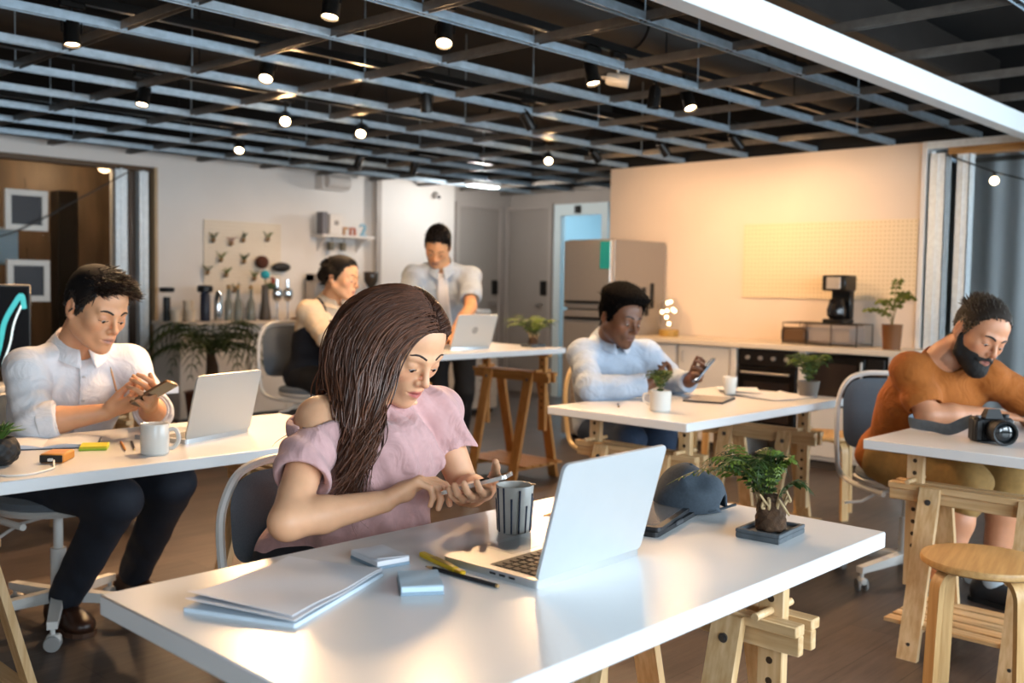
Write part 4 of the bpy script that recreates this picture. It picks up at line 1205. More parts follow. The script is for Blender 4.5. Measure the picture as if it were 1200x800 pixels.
def collar(p, m, r=.066, h=.036, spread=.05, open_=0.35, tilt=.5, drop=.0):
    """folded shirt collar around the neck: two leaves meeting at the throat"""
    c = p.J['neck']+p.up*(.012-drop)-p.fwd*.004
    n = 26
    for side in (1, -1):
        V = []; 
        for i in range(n+1):
            a = math.pi*(i/n)*(1-open_*.18)          # 0 at nape, pi at throat
            rad = -p.fwd*math.cos(a)+p.lat*math.sin(a)*side
            t = i/n
            top = c+rad*r*.92+p.up*(.026*(1-t*.75)+.004)+p.fwd*.0
            fold = c+rad*(r*.97+.002)+p.up*(.030*(1-t*.72)+.006)
            low = c+rad*(r+.020+.018*t)+p.up*(-.012-.020*t**2)+p.fwd*(.030*t**4)
            base = c+rad*r*.95-p.up*.014
            for q in (base, top, fold, low, low-rad*.004): V.append(tuple(q-p.base))
        F_ = [(i*5+j, i*5+j+1, i*5+j+6, i*5+j+5) for i in range(n) for j in range(4)]
        F_ = [f if side < 0 else f[::-1] for f in F_]
        o = MB().add(V, F_).build('collar', m, p.root, True, 60)
        s_ = o.modifiers.new('solid', 'SOLIDIFY'); s_.thickness = .003; s_.offset = 0
def short_locks(p, n, seed, dirfn, length, r0, m, col, line=None, K=6, lift=.35, name='hair', infl=.003):
    P0, N0 = p.scalp(n, line, seed, infl); n = len(P0); g = np.random.default_rng(seed)
    D0 = dirfn(P0, N0, g); D0 /= np.linalg.norm(D0, axis=1, keepdims=True)+1e-9
    L = length(P0, g)
    out = []
    for k in range(K):
        t = k/(K-1)
        out.append(P0+N0*(lift*L*(t-.45*t*t))[:, None]+D0*(L*t)[:, None]+N0*0)
    P_ = np.stack(out, 1)
    W_ = p.c+(P_*p.hs) @ p.E.T-p.base
    r = r0*np.array([1, 1, .95, .8, .55, .2])[None, :K]*g.uniform(.7, 1.3, (n, 1))
    strands(name, W_, r, m, p.root, haircol(n, col, seed, .7), sides=3)
NAVY = mat('navy_trousers', '1a1f2a', .8, var=.15, vscale=90, bump=.1, bscale=600)
BLACKT = mat('black_trousers', '111113', .8, var=.1, vscale=90)
DENIM = mat('denim_blue', '2c3d55', .85, var=.25, vscale=120)
KHAKI = mat('khaki_shorts', '8a6a38', .85, var=.15, vscale=50, bump=.1, bscale=500)
BROWNL = mat('brown_leather', '3a2216', .35, var=.3, vscale=30)
SOLEB = mat('brown_sole', '4a3020', .6)
def make_left_man():
    J = dict(hip=(1.40, 3.52, .53), neck=(1.415, 3.345, .972), shR=(1.245, 3.335, .905), shL=(1.585, 3.31, .905),
             elR=(1.222, 3.20, .745), wrR=(1.405, 3.10, .778), elL=(1.615, 3.20, .75), wrL=(1.525, 3.05, .79),
             hipR=(1.31, 3.49, .52), hipL=(1.49, 3.49, .52), knR=(1.42, 3.06, .50), knL=(1.64, 3.12, .515), anR=(1.405, 3.45, .085), anL=(1.71, 3.56, .085))
    p = Person('man in a white shirt with rolled sleeves looking at his phone at the left table', 'person', (1.40, 3.5, 0), J, (1.425, 3.215, 1.10), (12, 20, 5), hs=1.04, skin='cf9871', lip='b07a66', h=.0035)
    lo, hi = (1.10, 2.86, .46), (1.78, 3.68, 1.28)
    S = SDF(lo, hi, .0035)
    p.torso(S); p.neckp(S); p.head(S, jaw=1.02)
    for q in ('L', 'R'): p.arm(S, q)
    p.hand(S, 'R', (.72, -.60, .34), (.45, .25, .85), per=((.7, .8, .5), (.8, .9, .6), (.9, .9, .6), (.95, .9, .6)), thumb=nrm((.55, -.25, .75)))
    PL = p.hand(S, 'L', (-.35, -.82, .42), (-.75, .25, .6), per=((.6, .8, .5), (.7, .9, .5), (.75, .9, .5), (.8, .9, .5)), thumb=nrm((-.25, -.5, .85)))
    p.finish_body(S, blush=.3); p.face('0d0a09', brow_r=.0036, brow_z=.020, lash=.0019)
    WS = mat('white_shirt', 'd8d5d6', .8, var=.03, vscale=40, bump=.08, bscale=500, wrinkle=.28)
    shirt(p, WS, (1.08, 2.95, .46), (1.80, 3.70, 1.10), .0045, .012, (1.22, 1.22), folds=.0034, roll=True, loose=.006, seed=4, neck_up=.0)
    collar(p, WS)
    BT = mat('shirt_button', 'c6c2be', .3)
    Sx = SDF((1.3, 3.1, .7), (1.55, 3.4, 1.02), .006); p.torso(Sx, .019)
    for i in range(4):
        c0 = p.J['neck']+(p.J['hip']-p.J['neck'])*(.13+.15*i)+p.fwd*.22
        q = Sx.project(np.array([c0]), np.array([-p.fwd]), .2)[0]
        MB().cyl(tuple(q-p.base+p.fwd*.004), tuple(q-p.base-p.fwd*.003), .006, n=10).build('button', BT, p.root)
    pts = []
    for i in range(9):
        c0 = p.J['neck']+(p.J['hip']-p.J['neck'])*(.06+.08*i)+p.fwd*.22; pts.append(Sx.project(np.array([c0]), np.array([-p.fwd]), .2)[0]-p.base)
    MB().tube([tuple(q) for q in pts], .013, 6, flat=.25, up=tuple(p.fwd)).build('placket', WS, p.root)
    legs(p, NAVY, h=.006, upto=.92)
    shoe(p, 'R', (.05, -1), BROWNL, SOLEB, sock=mat('black_sock', '0d0d0f', .9)); shoe(p, 'L', (.25, -1), BROWNL, SOLEB, sock=mat('black_sock', '0d0d0f', .9))
    d = PL[1]
    phone(np.array([1.495, 2.965, .842]), nrm((.55, -.62, .5)), nrm((.5, .6, 0)), nrm(np.cross(nrm((.55, -.62, .5)), nrm((-.75, -.45, .25)))), 'brown-backed smartphone held by the man in the white shirt', '8a6a50')
    p.cap(.007, mat('black_hair_base', '0e0a09', .7, spec=.2), top=.008, line=(HAIRLINE[0], HAIRLINE[1]+.012))
    short_locks(p, 2600, 21, lambda P0, N0, g: np.stack([.25+.3*g.normal(size=len(P0)), np.where(P0[:, 2] > .07, -1., .2)+.2*g.normal(size=len(P0)), np.where(P0[:, 2] > .07, .1, -.8)+.2*g.normal(size=len(P0))], 1),
                lambda P0, g: np.where(P0[:, 2] > .065, .042, .014)*g.uniform(.7, 1.2, len(P0)), .0030, hairmat('0e0b0a', .4), '120d0b', lift=.28)
    return p
def make_mid_man():
    J = dict(hip=(3.85, 2.99, .53), neck=(3.71, 2.875, .955), shR=(3.565, 2.92, .89), shL=(3.875, 2.79, .89),
             elR=(3.44, 2.77, .745), wrR=(3.665, 2.625, .765), elL=(4.0, 2.70, .75), wrL=(3.865, 2.53, .775),
             hipR=(3.76, 2.97, .52), hipL=(3.94, 2.95, .52), knR=(3.62, 2.68, .51), knL=(3.84, 2.66, .51), anR=(3.62, 2.72, .085), anL=(3.86, 2.70, .085))
    p = Person('man in a pale blue long sleeved shirt using a phone at the middle table', 'person', (3.85, 3.0, 0), J, (3.65, 2.77, 1.058), (-12, 14, 6), hs=1.03, skin='6a452f', lip='5a342b', h=.0045)
    S = SDF((3.28, 2.3, .46), (4.12, 3.28, 1.26), .0045)
    p.torso(S); p.neckp(S); p.head(S, jaw=1.04, nose=1.01)
    for q in ('L', 'R'): p.arm(S, q)
    p.hand(S, 'R', (.85, -.45, .2), (.3, .3, .9), per=((.7, .8, .5), (.8, .9, .6), (.9, .9, .6), (.95, .9, .6)), thumb=nrm((.6, -.1, .7)))
    p.hand(S, 'L', (-.2, -.8, .5), (-.85, .1, .5), per=((.4, .7, .5), (.5, .8, .5), (.6, .8, .5), (.7, .8, .5)), thumb=nrm((-.3, -.4, .85)))
    p.finish_body(S, stubble=.35); p.face('0a0706', brow_r=.0034)
    BS = mat('pale_blue_shirt', 'aab6c6', .85, var=.06, vscale=40, bump=.08, bscale=500, wrinkle=.3)
    shirt(p, BS, (3.26, 2.5, .46), (4.14, 3.3, 1.08), .006, .013, (1.9, 1.9), folds=.004, seed=8, loose=.006)
    collar(p, BS)
    legs(p, DENIM, h=.008); 
    for q in ('L', 'R'): shoe(p, q, (0, -1), mat('white_trainer', 'c9c6c0', .5), mat('white_sole', 'd8d6d2', .6), lace=False, h=.006)
    phone(np.array([3.835, 2.44, .835]), nrm((.55, -.35, .75)), None, nrm(np.cross(nrm((.55, -.35, .75)), nrm((-.6, -.75, .1)))), 'smartphone with a pale screen held by the man in pale blue', '3c4046')
    p.cap(.009, mat('afro_hair', '080605', .95, bump=.6, bscale=150, spec=.08), top=.030, front=-.012, noise=.004, nf=330, h=.0035)
    short_locks(p, 1600, 61, lambda P0, N0, g: g.normal(size=P0.shape)*.6+N0*.6, lambda P0, g: np.where(P0[:, 2] > .07, .034, .012)*g.uniform(.7, 1.2, len(P0)), .0026, mat('afro_curls', '080605', .95, spec=.08), '080605', lift=.5)
    return p
def make_right_man():
    J = dict(hip=(4.04, 1.62, .53), neck=(3.885, 1.40, .955), shR=(3.785, 1.492, .90), shL=(4.03, 1.285, .885),
             elR=(3.745, 1.405, .745), wrR=(3.93, 1.235, .745), elL=(4.155, 1.13, .755), wrL=(4.01, 1.055, .745),
             hipR=(3.95, 1.62, .52), hipL=(4.13, 1.57, .52), knR=(3.85, 1.29, .50), knL=(4.10, 1.22, .50), anR=(3.70, 1.33, .085), anL=(4.05, 1.25, .085))
    p = Person('bearded man in a rust orange T-shirt bending over the right table', 'person', (4.04, 1.62, 0), J, (3.895, 1.285, 1.05), (-34, 24, 14), hs=1.04, skin='c08562', lip='8a5248', h=.004, build=1.06)
    S = SDF((3.52, .80, .02), (4.42, 1.92, 1.24), .0045)
    p.torso(S); p.neckp(S); p.head(S, jaw=1.06)
    for q in ('L', 'R'): p.arm(S, q)
    p.hand(S, 'R', (.75, -.6, -.05), (.05, .05, -1), curls=(.25, .3, .2), spread=.1)
    p.hand(S, 'L', (-.5, -.8, -.1), (.35, -.2, -.9), per=((.5, .6, .4), (.6, .8, .5), (.8, .9, .6), (.8, .9, .6)), thumb=nrm((-.7, .1, -.2)))
    for q in ('L', 'R'):
        S.cone(J['hip'+q], J['kn'+q], .075, .058, .03); S.cone(J['kn'+q], np.array(J['kn'+q])*.65+np.array(J['an'+q])*.35, .056, .060, .02); S.cone(np.array(J['kn'+q])*.65+np.array(J['an'+q])*.35, J['an'+q], .060, .040, .02)
    p.finish_body(S, stubble=.5); p.face('17100c', brow_r=.004, brow_z=.019, lash=.0018)
    RT = mat('rust_tee', '99551a', .9, var=.10, vscale=50, bump=.12, bscale=600, wrinkle=.3)
    shirt(p, RT, (3.5, .98, .46), (4.36, 1.96, 1.08), .005, .013, (.62, .62), folds=.0042, loose=.013, seed=2, belly=.015, neck_up=-.004, name='tee_shirt', ff=36)
    legs(p, KHAKI, h=.007, upto=.18, infl=.02, name='shorts', folds=.004)
    DS = mat('dark_trainer', '17171a', .6)
    for q, d in (('R', (-.1, -1)), ('L', (-.2, -1))): shoe(p, q, d, DS, mat('dark_sole', '101010', .7), sock=mat('grey_sock', '9aa0a4', .9))
    p.cap(.004, mat('brown_grey_hair', '261e18', .75, spec=.2), top=.004, line=(HAIRLINE[0], HAIRLINE[1]+.014))
    short_locks(p, 1300, 31, lambda P0, N0, g: np.stack([.15*g.normal(size=len(P0)), np.where(P0[:, 2] > .06, .8, .3)+.2*g.normal(size=len(P0)), np.where(P0[:, 2] > .06, .3, -.8)+.2*g.normal(size=len(P0))], 1),
                lambda P0, g: np.where(P0[:, 2] > .065, .026, .010)*g.uniform(.7, 1.2, len(P0)), .0028, hairmat('2e251f', .5), '33291f', lift=.22)
    # beard
    C = SDF(p.c-.18, p.c+.16, .004); z = p.hs; E = p.E
    C.ell(p.H((0, -.030, -.066)), np.array((.068, .064, .062))*z, E, .01); C.ell(p.H((0, -.072, -.105)), np.array((.042, .038, .036))*z, E, .02)
    for q in (-1, 1): C.cone(p.H((q*.066, .0, -.02)), p.H((q*.058, -.02, -.075)), .012*z, .022*z, .015)
    C.ell(p.H((0, -.098, -.0655)), np.array((.026, .03, .008))*z, E, .006, 'sub')
    C.ell(p.H((0, -.085, -.01)), np.array((.062, .07, .036))*z, E, .012, 'sub')
    for q in (-1, 1): C.cone(p.H((q*.002, -.1, -.052)), p.H((q*.03, -.088, -.064)), .0075*z, .007*z, .006)
    X, Y, Z = C.grid(); C.D += (.0016*np.sin(260*X+90*Z)*np.sin(240*Y)*np.sin(210*Z)).astype(np.float32)
    finish(C, 'beard', mat('beard', '120e0c', .8, bump=.5, bscale=220), p)
    return p
def make_barista():
    J = dict(hip=(3.53, 4.98, .64), neck=(3.575, 4.86, 1.095), shR=(3.42, 4.87, 1.03), shL=(3.75, 4.82, 1.03),
             elR=(3.42, 4.70, .885), wrR=(3.62, 4.56, .875), elL=(3.86, 4.68, .90), wrL=(3.78, 4.50, .875),
             hipR=(3.44, 4.95, .63), hipL=(3.62, 4.95, .63), knR=(3.44, 4.56, .60), knL=(3.62, 4.56, .60), anR=(3.46, 4.68, .20), anL=(3.62, 4.68, .20))
    p = Person('barista in a cream shirt and dark apron seated at the raised table', 'person', (3.53, 4.95, 0), J, (3.575, 4.775, 1.225), (24, 8, 6), hs=1.02, skin='d6a078', lip='a5685a', h=.0055)
    S = SDF((3.25, 4.3, .5), (4.0, 5.16, 1.42), .0055)
    p.torso(S); p.neckp(S); p.head(S)
    for q in ('L', 'R'): p.arm(S, q)
    p.hand(S, 'R', (.8, -.5, .0), (.1, .1, -1), curls=(.3, .4, .3)); p.hand(S, 'L', (-.5, -.8, 0), (.1, .1, -1), curls=(.3, .4, .3))
    p.finish_body(S); p.face('0d0a09')
    CS = mat('cream_shirt', 'd9c2a4', .85, var=.05, vscale=40, wrinkle=.3)
    shirt(p, CS, (3.24, 4.36, .52), (4.02, 5.18, 1.2), .007, .016, (1.85, 1.85), folds=.003, seed=11, loose=.006); collar(p, CS)
    AP = mat('dark_apron', '14171f', .85, var=.1, vscale=50)
    A_ = SDF((3.24, 4.5, .5), (3.9, 5.2, 1.1), .007); p.torso(A_, .026); A_.cut((3.55, 4.85, .96), (-.1, .35, 1)); finish(A_, 'apron', AP, p)
    for q in (-1, 1):
        pts = [p.J['neck']+p.lat*q*.095+p.fwd*.115-p.up*.13, p.J['neck']+p.lat*q*.09+p.fwd*.085-p.up*.04, p.J['neck']+p.lat*q*.088+p.fwd*.01+p.up*.014, p.J['neck']+p.lat*q*.085-p.fwd*.075-p.up*.03, p.J['neck']+p.lat*q*.07-p.fwd*.118-p.up*.15]
        MB().tube([tuple(v-p.base) for v in spline([Vector(x) for x in pts], 5) for v in [np.array(v)]], .016, 8, flat=.35, up=tuple(p.fwd)).build('apron_strap', AP, p.root)
    legs(p, BLACKT, h=.01)
    for q in ('L', 'R'): shoe(p, q, (0, -1), mat('black_shoe', '151414', .4), mat('dark_sole', '101010', .7), lace=False, h=.007)
    p.cap(.009, mat('black_hair_base', '0e0a09', .7, spec=.2), top=.004, line=(HAIRLINE[0], HAIRLINE[1]+.012))
    short_locks(p, 900, 41, lambda P0, N0, g: np.stack([.1*g.normal(size=len(P0)), np.ones(len(P0)), -.35+.1*g.normal(size=len(P0))], 1), lambda P0, g: .03*g.uniform(.7, 1.2, len(P0)), .0034, hairmat('0e0b0a', .4), '120d0b', lift=.2, infl=.008)
    C = SDF(p.H((0, .12, .0))-.08, p.H((0, .12, 0))+.08, .004); C.ell(p.H((0, .122, .0)), .034, None, .01, amp=.003, freq=160); finish(C, 'hair_bun', mat('black_hair_base', '0e0a09', .7, spec=.2), p)
    MB().tube([tuple(p.H((.024*math.cos(a), .103, .0+.024*math.sin(a)))-p.base) for a in np.linspace(0, 6.283, 15)[:-1]], .007, 6, closed=True).build('hair_tie', mat('orange_tie', 'b86a22', .7), p.root)
    return p
def make_standing_man():
    J = dict(hip=(4.76, 5.10, .86), neck=(4.475, 4.885, 1.325), shR=(4.355, 5.035, 1.255), shL=(4.625, 4.765, 1.255),
             elR=(4.16, 4.83, 1.06), wrR=(4.02, 4.58, .875), elL=(4.49, 4.62, 1.055), wrL=(4.245, 4.535, .875),
             hipR=(4.70, 5.17, .84), hipL=(4.84, 5.04, .84), knR=(4.76, 5.22, .46), knL=(4.90, 5.09, .46), anR=(4.84, 5.33, .085), anL=(4.98, 5.22, .085))
    p = Person('standing man in a pale short-sleeved shirt leaning on the raised table', 'person', (4.88, 5.25, 0), J, (4.405, 4.85, 1.45), (-50, 40, 8), hs=1.03, skin='d09a70', lip='a06a5a', h=.0055)
    S = SDF((3.85, 4.3, .78), (5.0, 5.3, 1.66), .0055)
    p.torso(S); p.neckp(S); p.head(S)
    for q in ('L', 'R'): p.arm(S, q)
    p.hand(S, 'R', (-.5, -.8, -.1), (0, 0, -1), curls=(.1, .15, .1), spread=.14); p.hand(S, 'L', (-.6, -.75, -.1), (0, 0, -1), curls=(.1, .15, .1), spread=.14)
    p.finish_body(S); p.face('0d0a09')
    SS = mat('pale_grey_shirt', 'aab3bd', .85, var=.05, vscale=40, wrinkle=.3)
    shirt(p, SS, (4.0, 4.4, .74), (5.04, 5.36, 1.45), .006, .018, (.62, .62), folds=.003, seed=14, loose=.018, hem=.80); collar(p, SS)
    # white undershirt strip down the open front
    Sx = SDF((4.1, 4.5, .7), (4.8, 5.2, 1.4), .007); p.torso(Sx, .022)
    rows = []
    for i in range(12):
        c0 = p.J['neck']+(p.J['hip']-p.J['neck'])*(.02+.075*i)+p.fwd*.25
        rows.append([Sx.project(np.array([c0+p.lat*w_]), np.array([-p.fwd]), .3)[0]+p.fwd*.003-p.base for w_ in (-.038, -.02, 0, .02, .038)])
    mb = MB(); mb.add([tuple(q) for r_ in rows for q in r_], [(i*5+j, i*5+j+1, i*5+j+6, i*5+j+5) for i in range(11) for j in range(4)])
    o = mb.build('undershirt', mat('white_tee', 'e0d8d2', .85), p.root); s_ = o.modifiers.new('solid', 'SOLIDIFY'); s_.thickness = .006
    legs(p, BLACKT, h=.008, r=(.085, .062, .048))
    for q in ('L', 'R'): shoe(p, q, (-.7, -.7), mat('black_shoe', '151414', .4), mat('dark_sole', '101010', .7), lace=False, h=.007)
    p.cap(.007, mat('black_hair_base', '0e0a09', .7, spec=.2), top=.008, line=(HAIRLINE[0], HAIRLINE[1]+.012))
    short_locks(p, 900, 51, lambda P0, N0, g: np.stack([.2*g.normal(size=len(P0)), np.where(P0[:, 2] > .06, -.5, .2)+.2*g.normal(size=len(P0)), np.where(P0[:, 2] > .06, .4, -.8)+.2*g.normal(size=len(P0))], 1), lambda P0, g: np.where(P0[:, 2] > .065, .028, .011)*g.uniform(.7, 1.2, len(P0)), .0034, hairmat('0e0b0a', .4), '120d0b', lift=.3)
    return p
LEFT_MAN = make_left_man(); MID_MAN = make_mid_man(); RIGHT_MAN = make_right_man(); BARISTA = make_barista(); STANDING = make_standing_man()
# ------------------------------------------------------------------ things on the tables
ALU = mat('aluminium', 'c3c7ca', .32, .85, var=.02)
ALUW = mat('silver_lid', 'cdd2d5', .38, .55, var=.02)
KEYM = mat('key_black', '15161a', .5)
def laptop(x, y, z, rz, label, tilt=17, w=.30, d=.215, lid_h=.205, lidm=None, keys=False, logo=False):
    t = thing('laptop', label, 'laptop', (x, y, z), rz, 'open laptops')
    b = MB().prism(rrect(w, d, .012, 4), .0, .0135, Matrix.Translation((0, d/2, 0))).build('base', ALU, t, True, 30)
    MB().prism(rrect(w*.88, d*.46, .004, 2), .0135, .0139, Matrix.Translation((0, d*.33, 0))).build('keyboard_well', mat('keyboard_well', '2a2b2f', .5), b, False)
    MB().prism(rrect(w*.35, d*.3, .004, 2), .0135, .0138, Matrix.Translation((0, d*.78, 0))).build('trackpad', mat('trackpad', 'aeb2b5', .3, .7), b, False)
    if keys:
        km = MB().box(-.0078, .0078, -.0075, .0075, 0, .0018, .0006).mesh('key', False); km.materials.append(KEYM)
        for r_ in range(5):
            for k in range(14):
                o = bpy.data.objects.new('key', km); link(o, b); o.location = (-.123+.0189*k, d*.13+.0192*r_, .0139)
    M = Matrix.Translation((0, .004, .012)) @ Matrix.Rotation(R(tilt), 4, 'X') @ Matrix.Rotation(R(90), 4, 'X')
    l = MB().prism(rrect(w, lid_h, .012, 4), -.003, .003, M @ Matrix.Translation((0, lid_h/2, 0))).build('lid', lidm or ALUW, t, True, 30)
    MB().prism(rrect(w-.016, lid_h-.02, .003, 2), -.0036, -.003, M @ Matrix.Translation((0, lid_h/2, 0))).build('screen', mat('screen_glass', '0a0c10', .1), l, False)
    if logo: MB().prism([(.022*math.cos(a), .022*math.sin(a)) for a in np.linspace(0, 6.283, 21)[:-1]], .003, .0033, M @ Matrix.Translation((0, lid_h*.53, 0))).build('lid_mark', mat('lid_mark', 'a9a6a3', .3, .6), l, False)
    MB().cyl((-w*.4, .0115, .0145), (w*.4, .0115, .0145), .0045, n=10).build('hinge', mat('hinge_grey', '505357', .4, .6), t)
    if keys:
        for k in range(3): MB().box(-w/2-.0004, -w/2+.002, .05+.022*k, .064+.022*k, .005, .009).build('port', KEYM, b, False)
    return t
laptop(1.360, 1.082, TZ, R(2), 'open silver laptop on the foreground table, its lid turned to us', 15, keys=True, d=.225, lid_h=.21)
laptop(1.655, 2.845, TZ, R(19), 'silver laptop in front of the man in the white shirt', 14, lidm=mat('silver_lid_warm', 'c6c0b8', .4, .5))
laptop(4.06, 4.17, BZ, R(-4), 'pale laptop with a round lid mark on the raised back table', 20, lidm=mat('pale_lid', 'd8cfc4', .4, .3), logo=True)

def mug(x, y, z, r, h, m, label, handle=None, r0=None, thick=.0035, name='mug', cat='mug', group='cups and mugs'):
    r0 = r0 or r
    t = thing(name, label, cat, (x, y, z), handle or 0, group)
    prof = [(0, 0), (r0*.9, 0), (r0, .004), (r0+(r-r0)*.5, h*.5), (r, h-.002), (r-.001, h), (r-thick, h-.001), (r0-thick, .008), (0, .007)]
    MB().lathe(prof, 36, cap=False).build('cup_body', m, t)
    if handle is not None:
        pts = [(r-.002, 0, h*.8), (r+.016, 0, h*.82), (r+.026, 0, h*.62), (r+.024, 0, h*.38), (r+.010, 0, h*.2), (r-.002, 0, h*.2)]
        MB().tube(spline([Vector(p) for p in pts], 5), .0048, 8, flat=1.4).build('handle', m, t)
    return t
CER = mat('white_ceramic', 'dcd6cd', .25, var=.02)
cup = mug(1.462, 1.368, TZ, .0385, .098, mat('grey_glaze', 'cfcfca', .3, var=.06, vscale=40), 'pale grey ceramic cup with dripping dark blue stripes', r0=.033, name='cup', cat='cup')
STR = mat('blue_stripe', '26344d', .35)
for k in range(14):
    a = R(360/14*k+8); top = (.096, .075, .092, .06, .083, .07, .094)[k % 7]; ca, sa = math.cos(a), math.sin(a)
    rr = lambda z: .033+(.0385-.033)*z/.098+.0002
    MB().tube([(rr(zz)*ca, rr(zz)*sa, zz) for zz in np.linspace(.004, top, 6)], [.0016, .0018, .0018, .0018, .002, .0022], 5).build('glaze_stripe', STR, cup)
MB().sphere((.026, -.027, .0985), (.006, .005, .002), 8).build('rim_fleck', mat('fleck_tan', 'b08a62', .4), cup)
MB().lathe([(0, .075), (.034, .075)], 24, cap=False).build('coffee', mat('coffee', '2a1a10', .1), cup)
mug(1.365, 2.70, TZ, .040, .088, CER, 'white mug with a handle on the left table beside the laptop', handle=R(-42))
mug(2.25, 4.66, TZ, .042, .075, mat('yellow_cup', 'd6c07a', .35), 'pale yellow cup on the table with the monitor', name='cup', cat='cup')
mug(4.15, 2.49, TZ, .034, .085, mat('paper_white', 'e6dfd2', .6), 'white paper cup near the papers on the middle table', r0=.026, name='paper_cup', cat='cup')

# papers
PAP = mat('white_paper', 'd3d2d6', .75, var=.02)
PAPB = mat('paper_pad_edge', 'bcc9d4', .7)
t = thing('paper_stack', 'stack of white sheets with curled corner on the foreground table', 'papers', (.908, 1.343, TZ), R(24))
MB().prism(rrect(.285, .195, .002, 1), 0, .006).build('lower_sheets', PAPB, t, False)
def sheet(w, h, z, curl, rz, cx=0, cy=0, nx=14, ny=10, side=1, thick=.0012):
    V = []; F_ = []
    for k in (0, 1):
        for j in range(ny+1):
            for i in range(nx+1):
                u, v_ = i/nx-.5, j/ny-.5
                c_ = max(0, -u*side*1.3+v_*.5-.25)
                V.append((u*w, v_*h, z+curl*.14*c_*c_*4+w*.005*math.sin(9*u+4*v_)+(thick if k else 0)))
    S_ = (nx+1)*(ny+1)
    for j in range(ny):
        for i in range(nx):
            a = j*(nx+1)+i; F_.append((S_+a, S_+a+1, S_+a+nx+2, S_+a+nx+1)); F_.append((a, a+nx+1, a+nx+2, a+1))
    for i in range(nx):
        F_.append((i, i+1, S_+i+1, S_+i)); a = ny*(nx+1)+i; F_.append((a+1, a, S_+a, S_+a+1))
    for j in range(ny):
        a, b = j*(nx+1), (j+1)*(nx+1); F_.append((b, a, S_+a, S_+b)); a, b = a+nx, b+nx; F_.append((a, b, S_+b, S_+a))
    return MB().add(V, F_, Matrix.Translation((cx, cy, 0)) @ rotz(rz))
sheet(.28, .19, .0085, .05, R(0)).build('sheet', PAP, t)
sheet(.27, .188, .0115, .06, R(-2), .008, .004).build('sheet', PAP, t)
def pad(x, y, rz, w, h, th, label, m, curl=False):
    t = thing('note_pad', label, 'notepad', (x, y, TZ), rz, 'small note pads')
    MB().box(-w/2, w/2, -h/2, h/2, 0, th*.35, .001).build('cover', mat('pad_cover', '7f93a3', .5), t, False)
    MB().box(-w/2+.001, w/2-.001, -h/2+.001, h/2-.001, th*.35, th*.9, .0006).build('pages', m, t, False)
    sheet(w-.002, h-.002, th*.9+.0006, .022 if curl else 0, 0, thick=.0008, nx=8, ny=8).build('top_page', m, t)
pad(1.078, 1.22, R(54), .092, .070, .016, 'pale blue-grey note pad near the black pencil', mat('pad_blue', 'b6cad6', .6))
pad(1.128, 1.386, R(82), .095, .068, .016, 'white note pad with lifted pages beside the papers', PAP, True)
def stick(name, p0, p1, r, m, label, cat='pencil', tip=None, n=6, group='pencils and pens'):
    c = (Vector(p0)+Vector(p1))/2; d = Vector(p1)-Vector(p0); L = d.length; d.normalize()
    t = thing(name, label, cat, tuple(c), 0, group)
    MB().cyl(tuple(-d*L/2), tuple(d*(L/2-.02)), r, n=n).build('barrel', m, t, True, 30)
    MB().cyl(tuple(d*(L/2-.02)), tuple(d*(L/2-.005)), r, r*.4, n=n).build('sharpened_wood', mat('bare_wood', 'c79a66', .6), t)
    MB().cyl(tuple(d*(L/2-.005)), tuple(d*(L/2)), r*.4, .0003, n=n).build('lead', tip or mat('graphite', '1c1c1e', .4), t)
    MB().cyl(tuple(-d*(L/2+.004)), tuple(-d*L/2), r*.92, n=n).build('end_cap', mat('brass_cap', 'b09060', .3, .7), t)
YEL = mat('yellow_plastic', 'd8b21c', .4)
tt = thing('yellow_marker', 'flat yellow marker lying beside the laptop', 'marker', (1.19, 1.289, TZ), math.atan2(1.22-1.357, 1.175-1.204))
MB().box(-.072, .05, -.0065, .0065, 0, .009, .002).build('barrel', YEL, tt, False); MB().box(.05, .074, -.006, .006, .001, .008, .002).build('cap', mat('marker_cap', 'c79e12', .4), tt, False); MB().box(-.03, .03, -.0062, .0062, .009, .0093).build('print_band', mat('marker_print', 'a88412', .4), tt, False)
stick('pencil', (1.167, 1.130, TZ+.0038), (1.157, 1.296, TZ+.0038), .0038, mat('pencil_black', '141416', .35), 'black pencil lying in front of the laptop')
stick('pencil', (1.72, 1.40, TZ+.0038), (1.60, 1.412, TZ+.0038), .0038, mat('pencil_red', '8a4a36', .4), 'red-brown pencil half hidden behind the laptop lid')
stick('pencil', (1.377, 2.94, TZ+.0036), (1.318, 2.785, TZ+.0036), .0036, mat('pencil_orange', 'c07a20', .4), 'orange pencil beside the white mug')
stick('pencil', (1.345, 2.785, TZ+.0036), (1.412, 2.945, TZ+.0036), .0036, mat('pencil_black', '141416', .35), 'black pencil beside the white mug')
stick('pencil', (1.425, 3.075, .85), (1.40, 3.06, .925), .0034, mat('pencil_peach', 'd09a70', .4), 'peach pencil upright in the hand of the man in the white shirt')
stick('pencil', (4.06, 1.085, .87), (3.965, .985, .735), .0036, mat('pen_teal', '1f8f86', .35), 'teal pencil in the hand of the bearded man')

# tablets under the cap
t = thing('tablet_case', 'black tablet case and folio stacked beside the laptop', 'tablet', (1.735, 1.255, TZ), R(14))
MB().prism(rrect(.25, .18, .010, 3), 0, .010).build('folio', mat('folio_black', '16171a', .6), t, False)
MB().prism(rrect(.24, .172, .010, 3), .0105, .019, rotz(R(3))).build('tablet_body', mat('tablet_edge', '1d1f23', .4), t, False)
MB().prism(rrect(.205, .145, .004, 2), .019, .0195, rotz(R(3))).build('screen', mat('tablet_screen', '5c636b', .1), t, False)
MB().box(-.02, .02, -.094, -.088, .004, .013, .002).build('clasp', mat('clasp_grey', '3c3e42', .4), t, False)
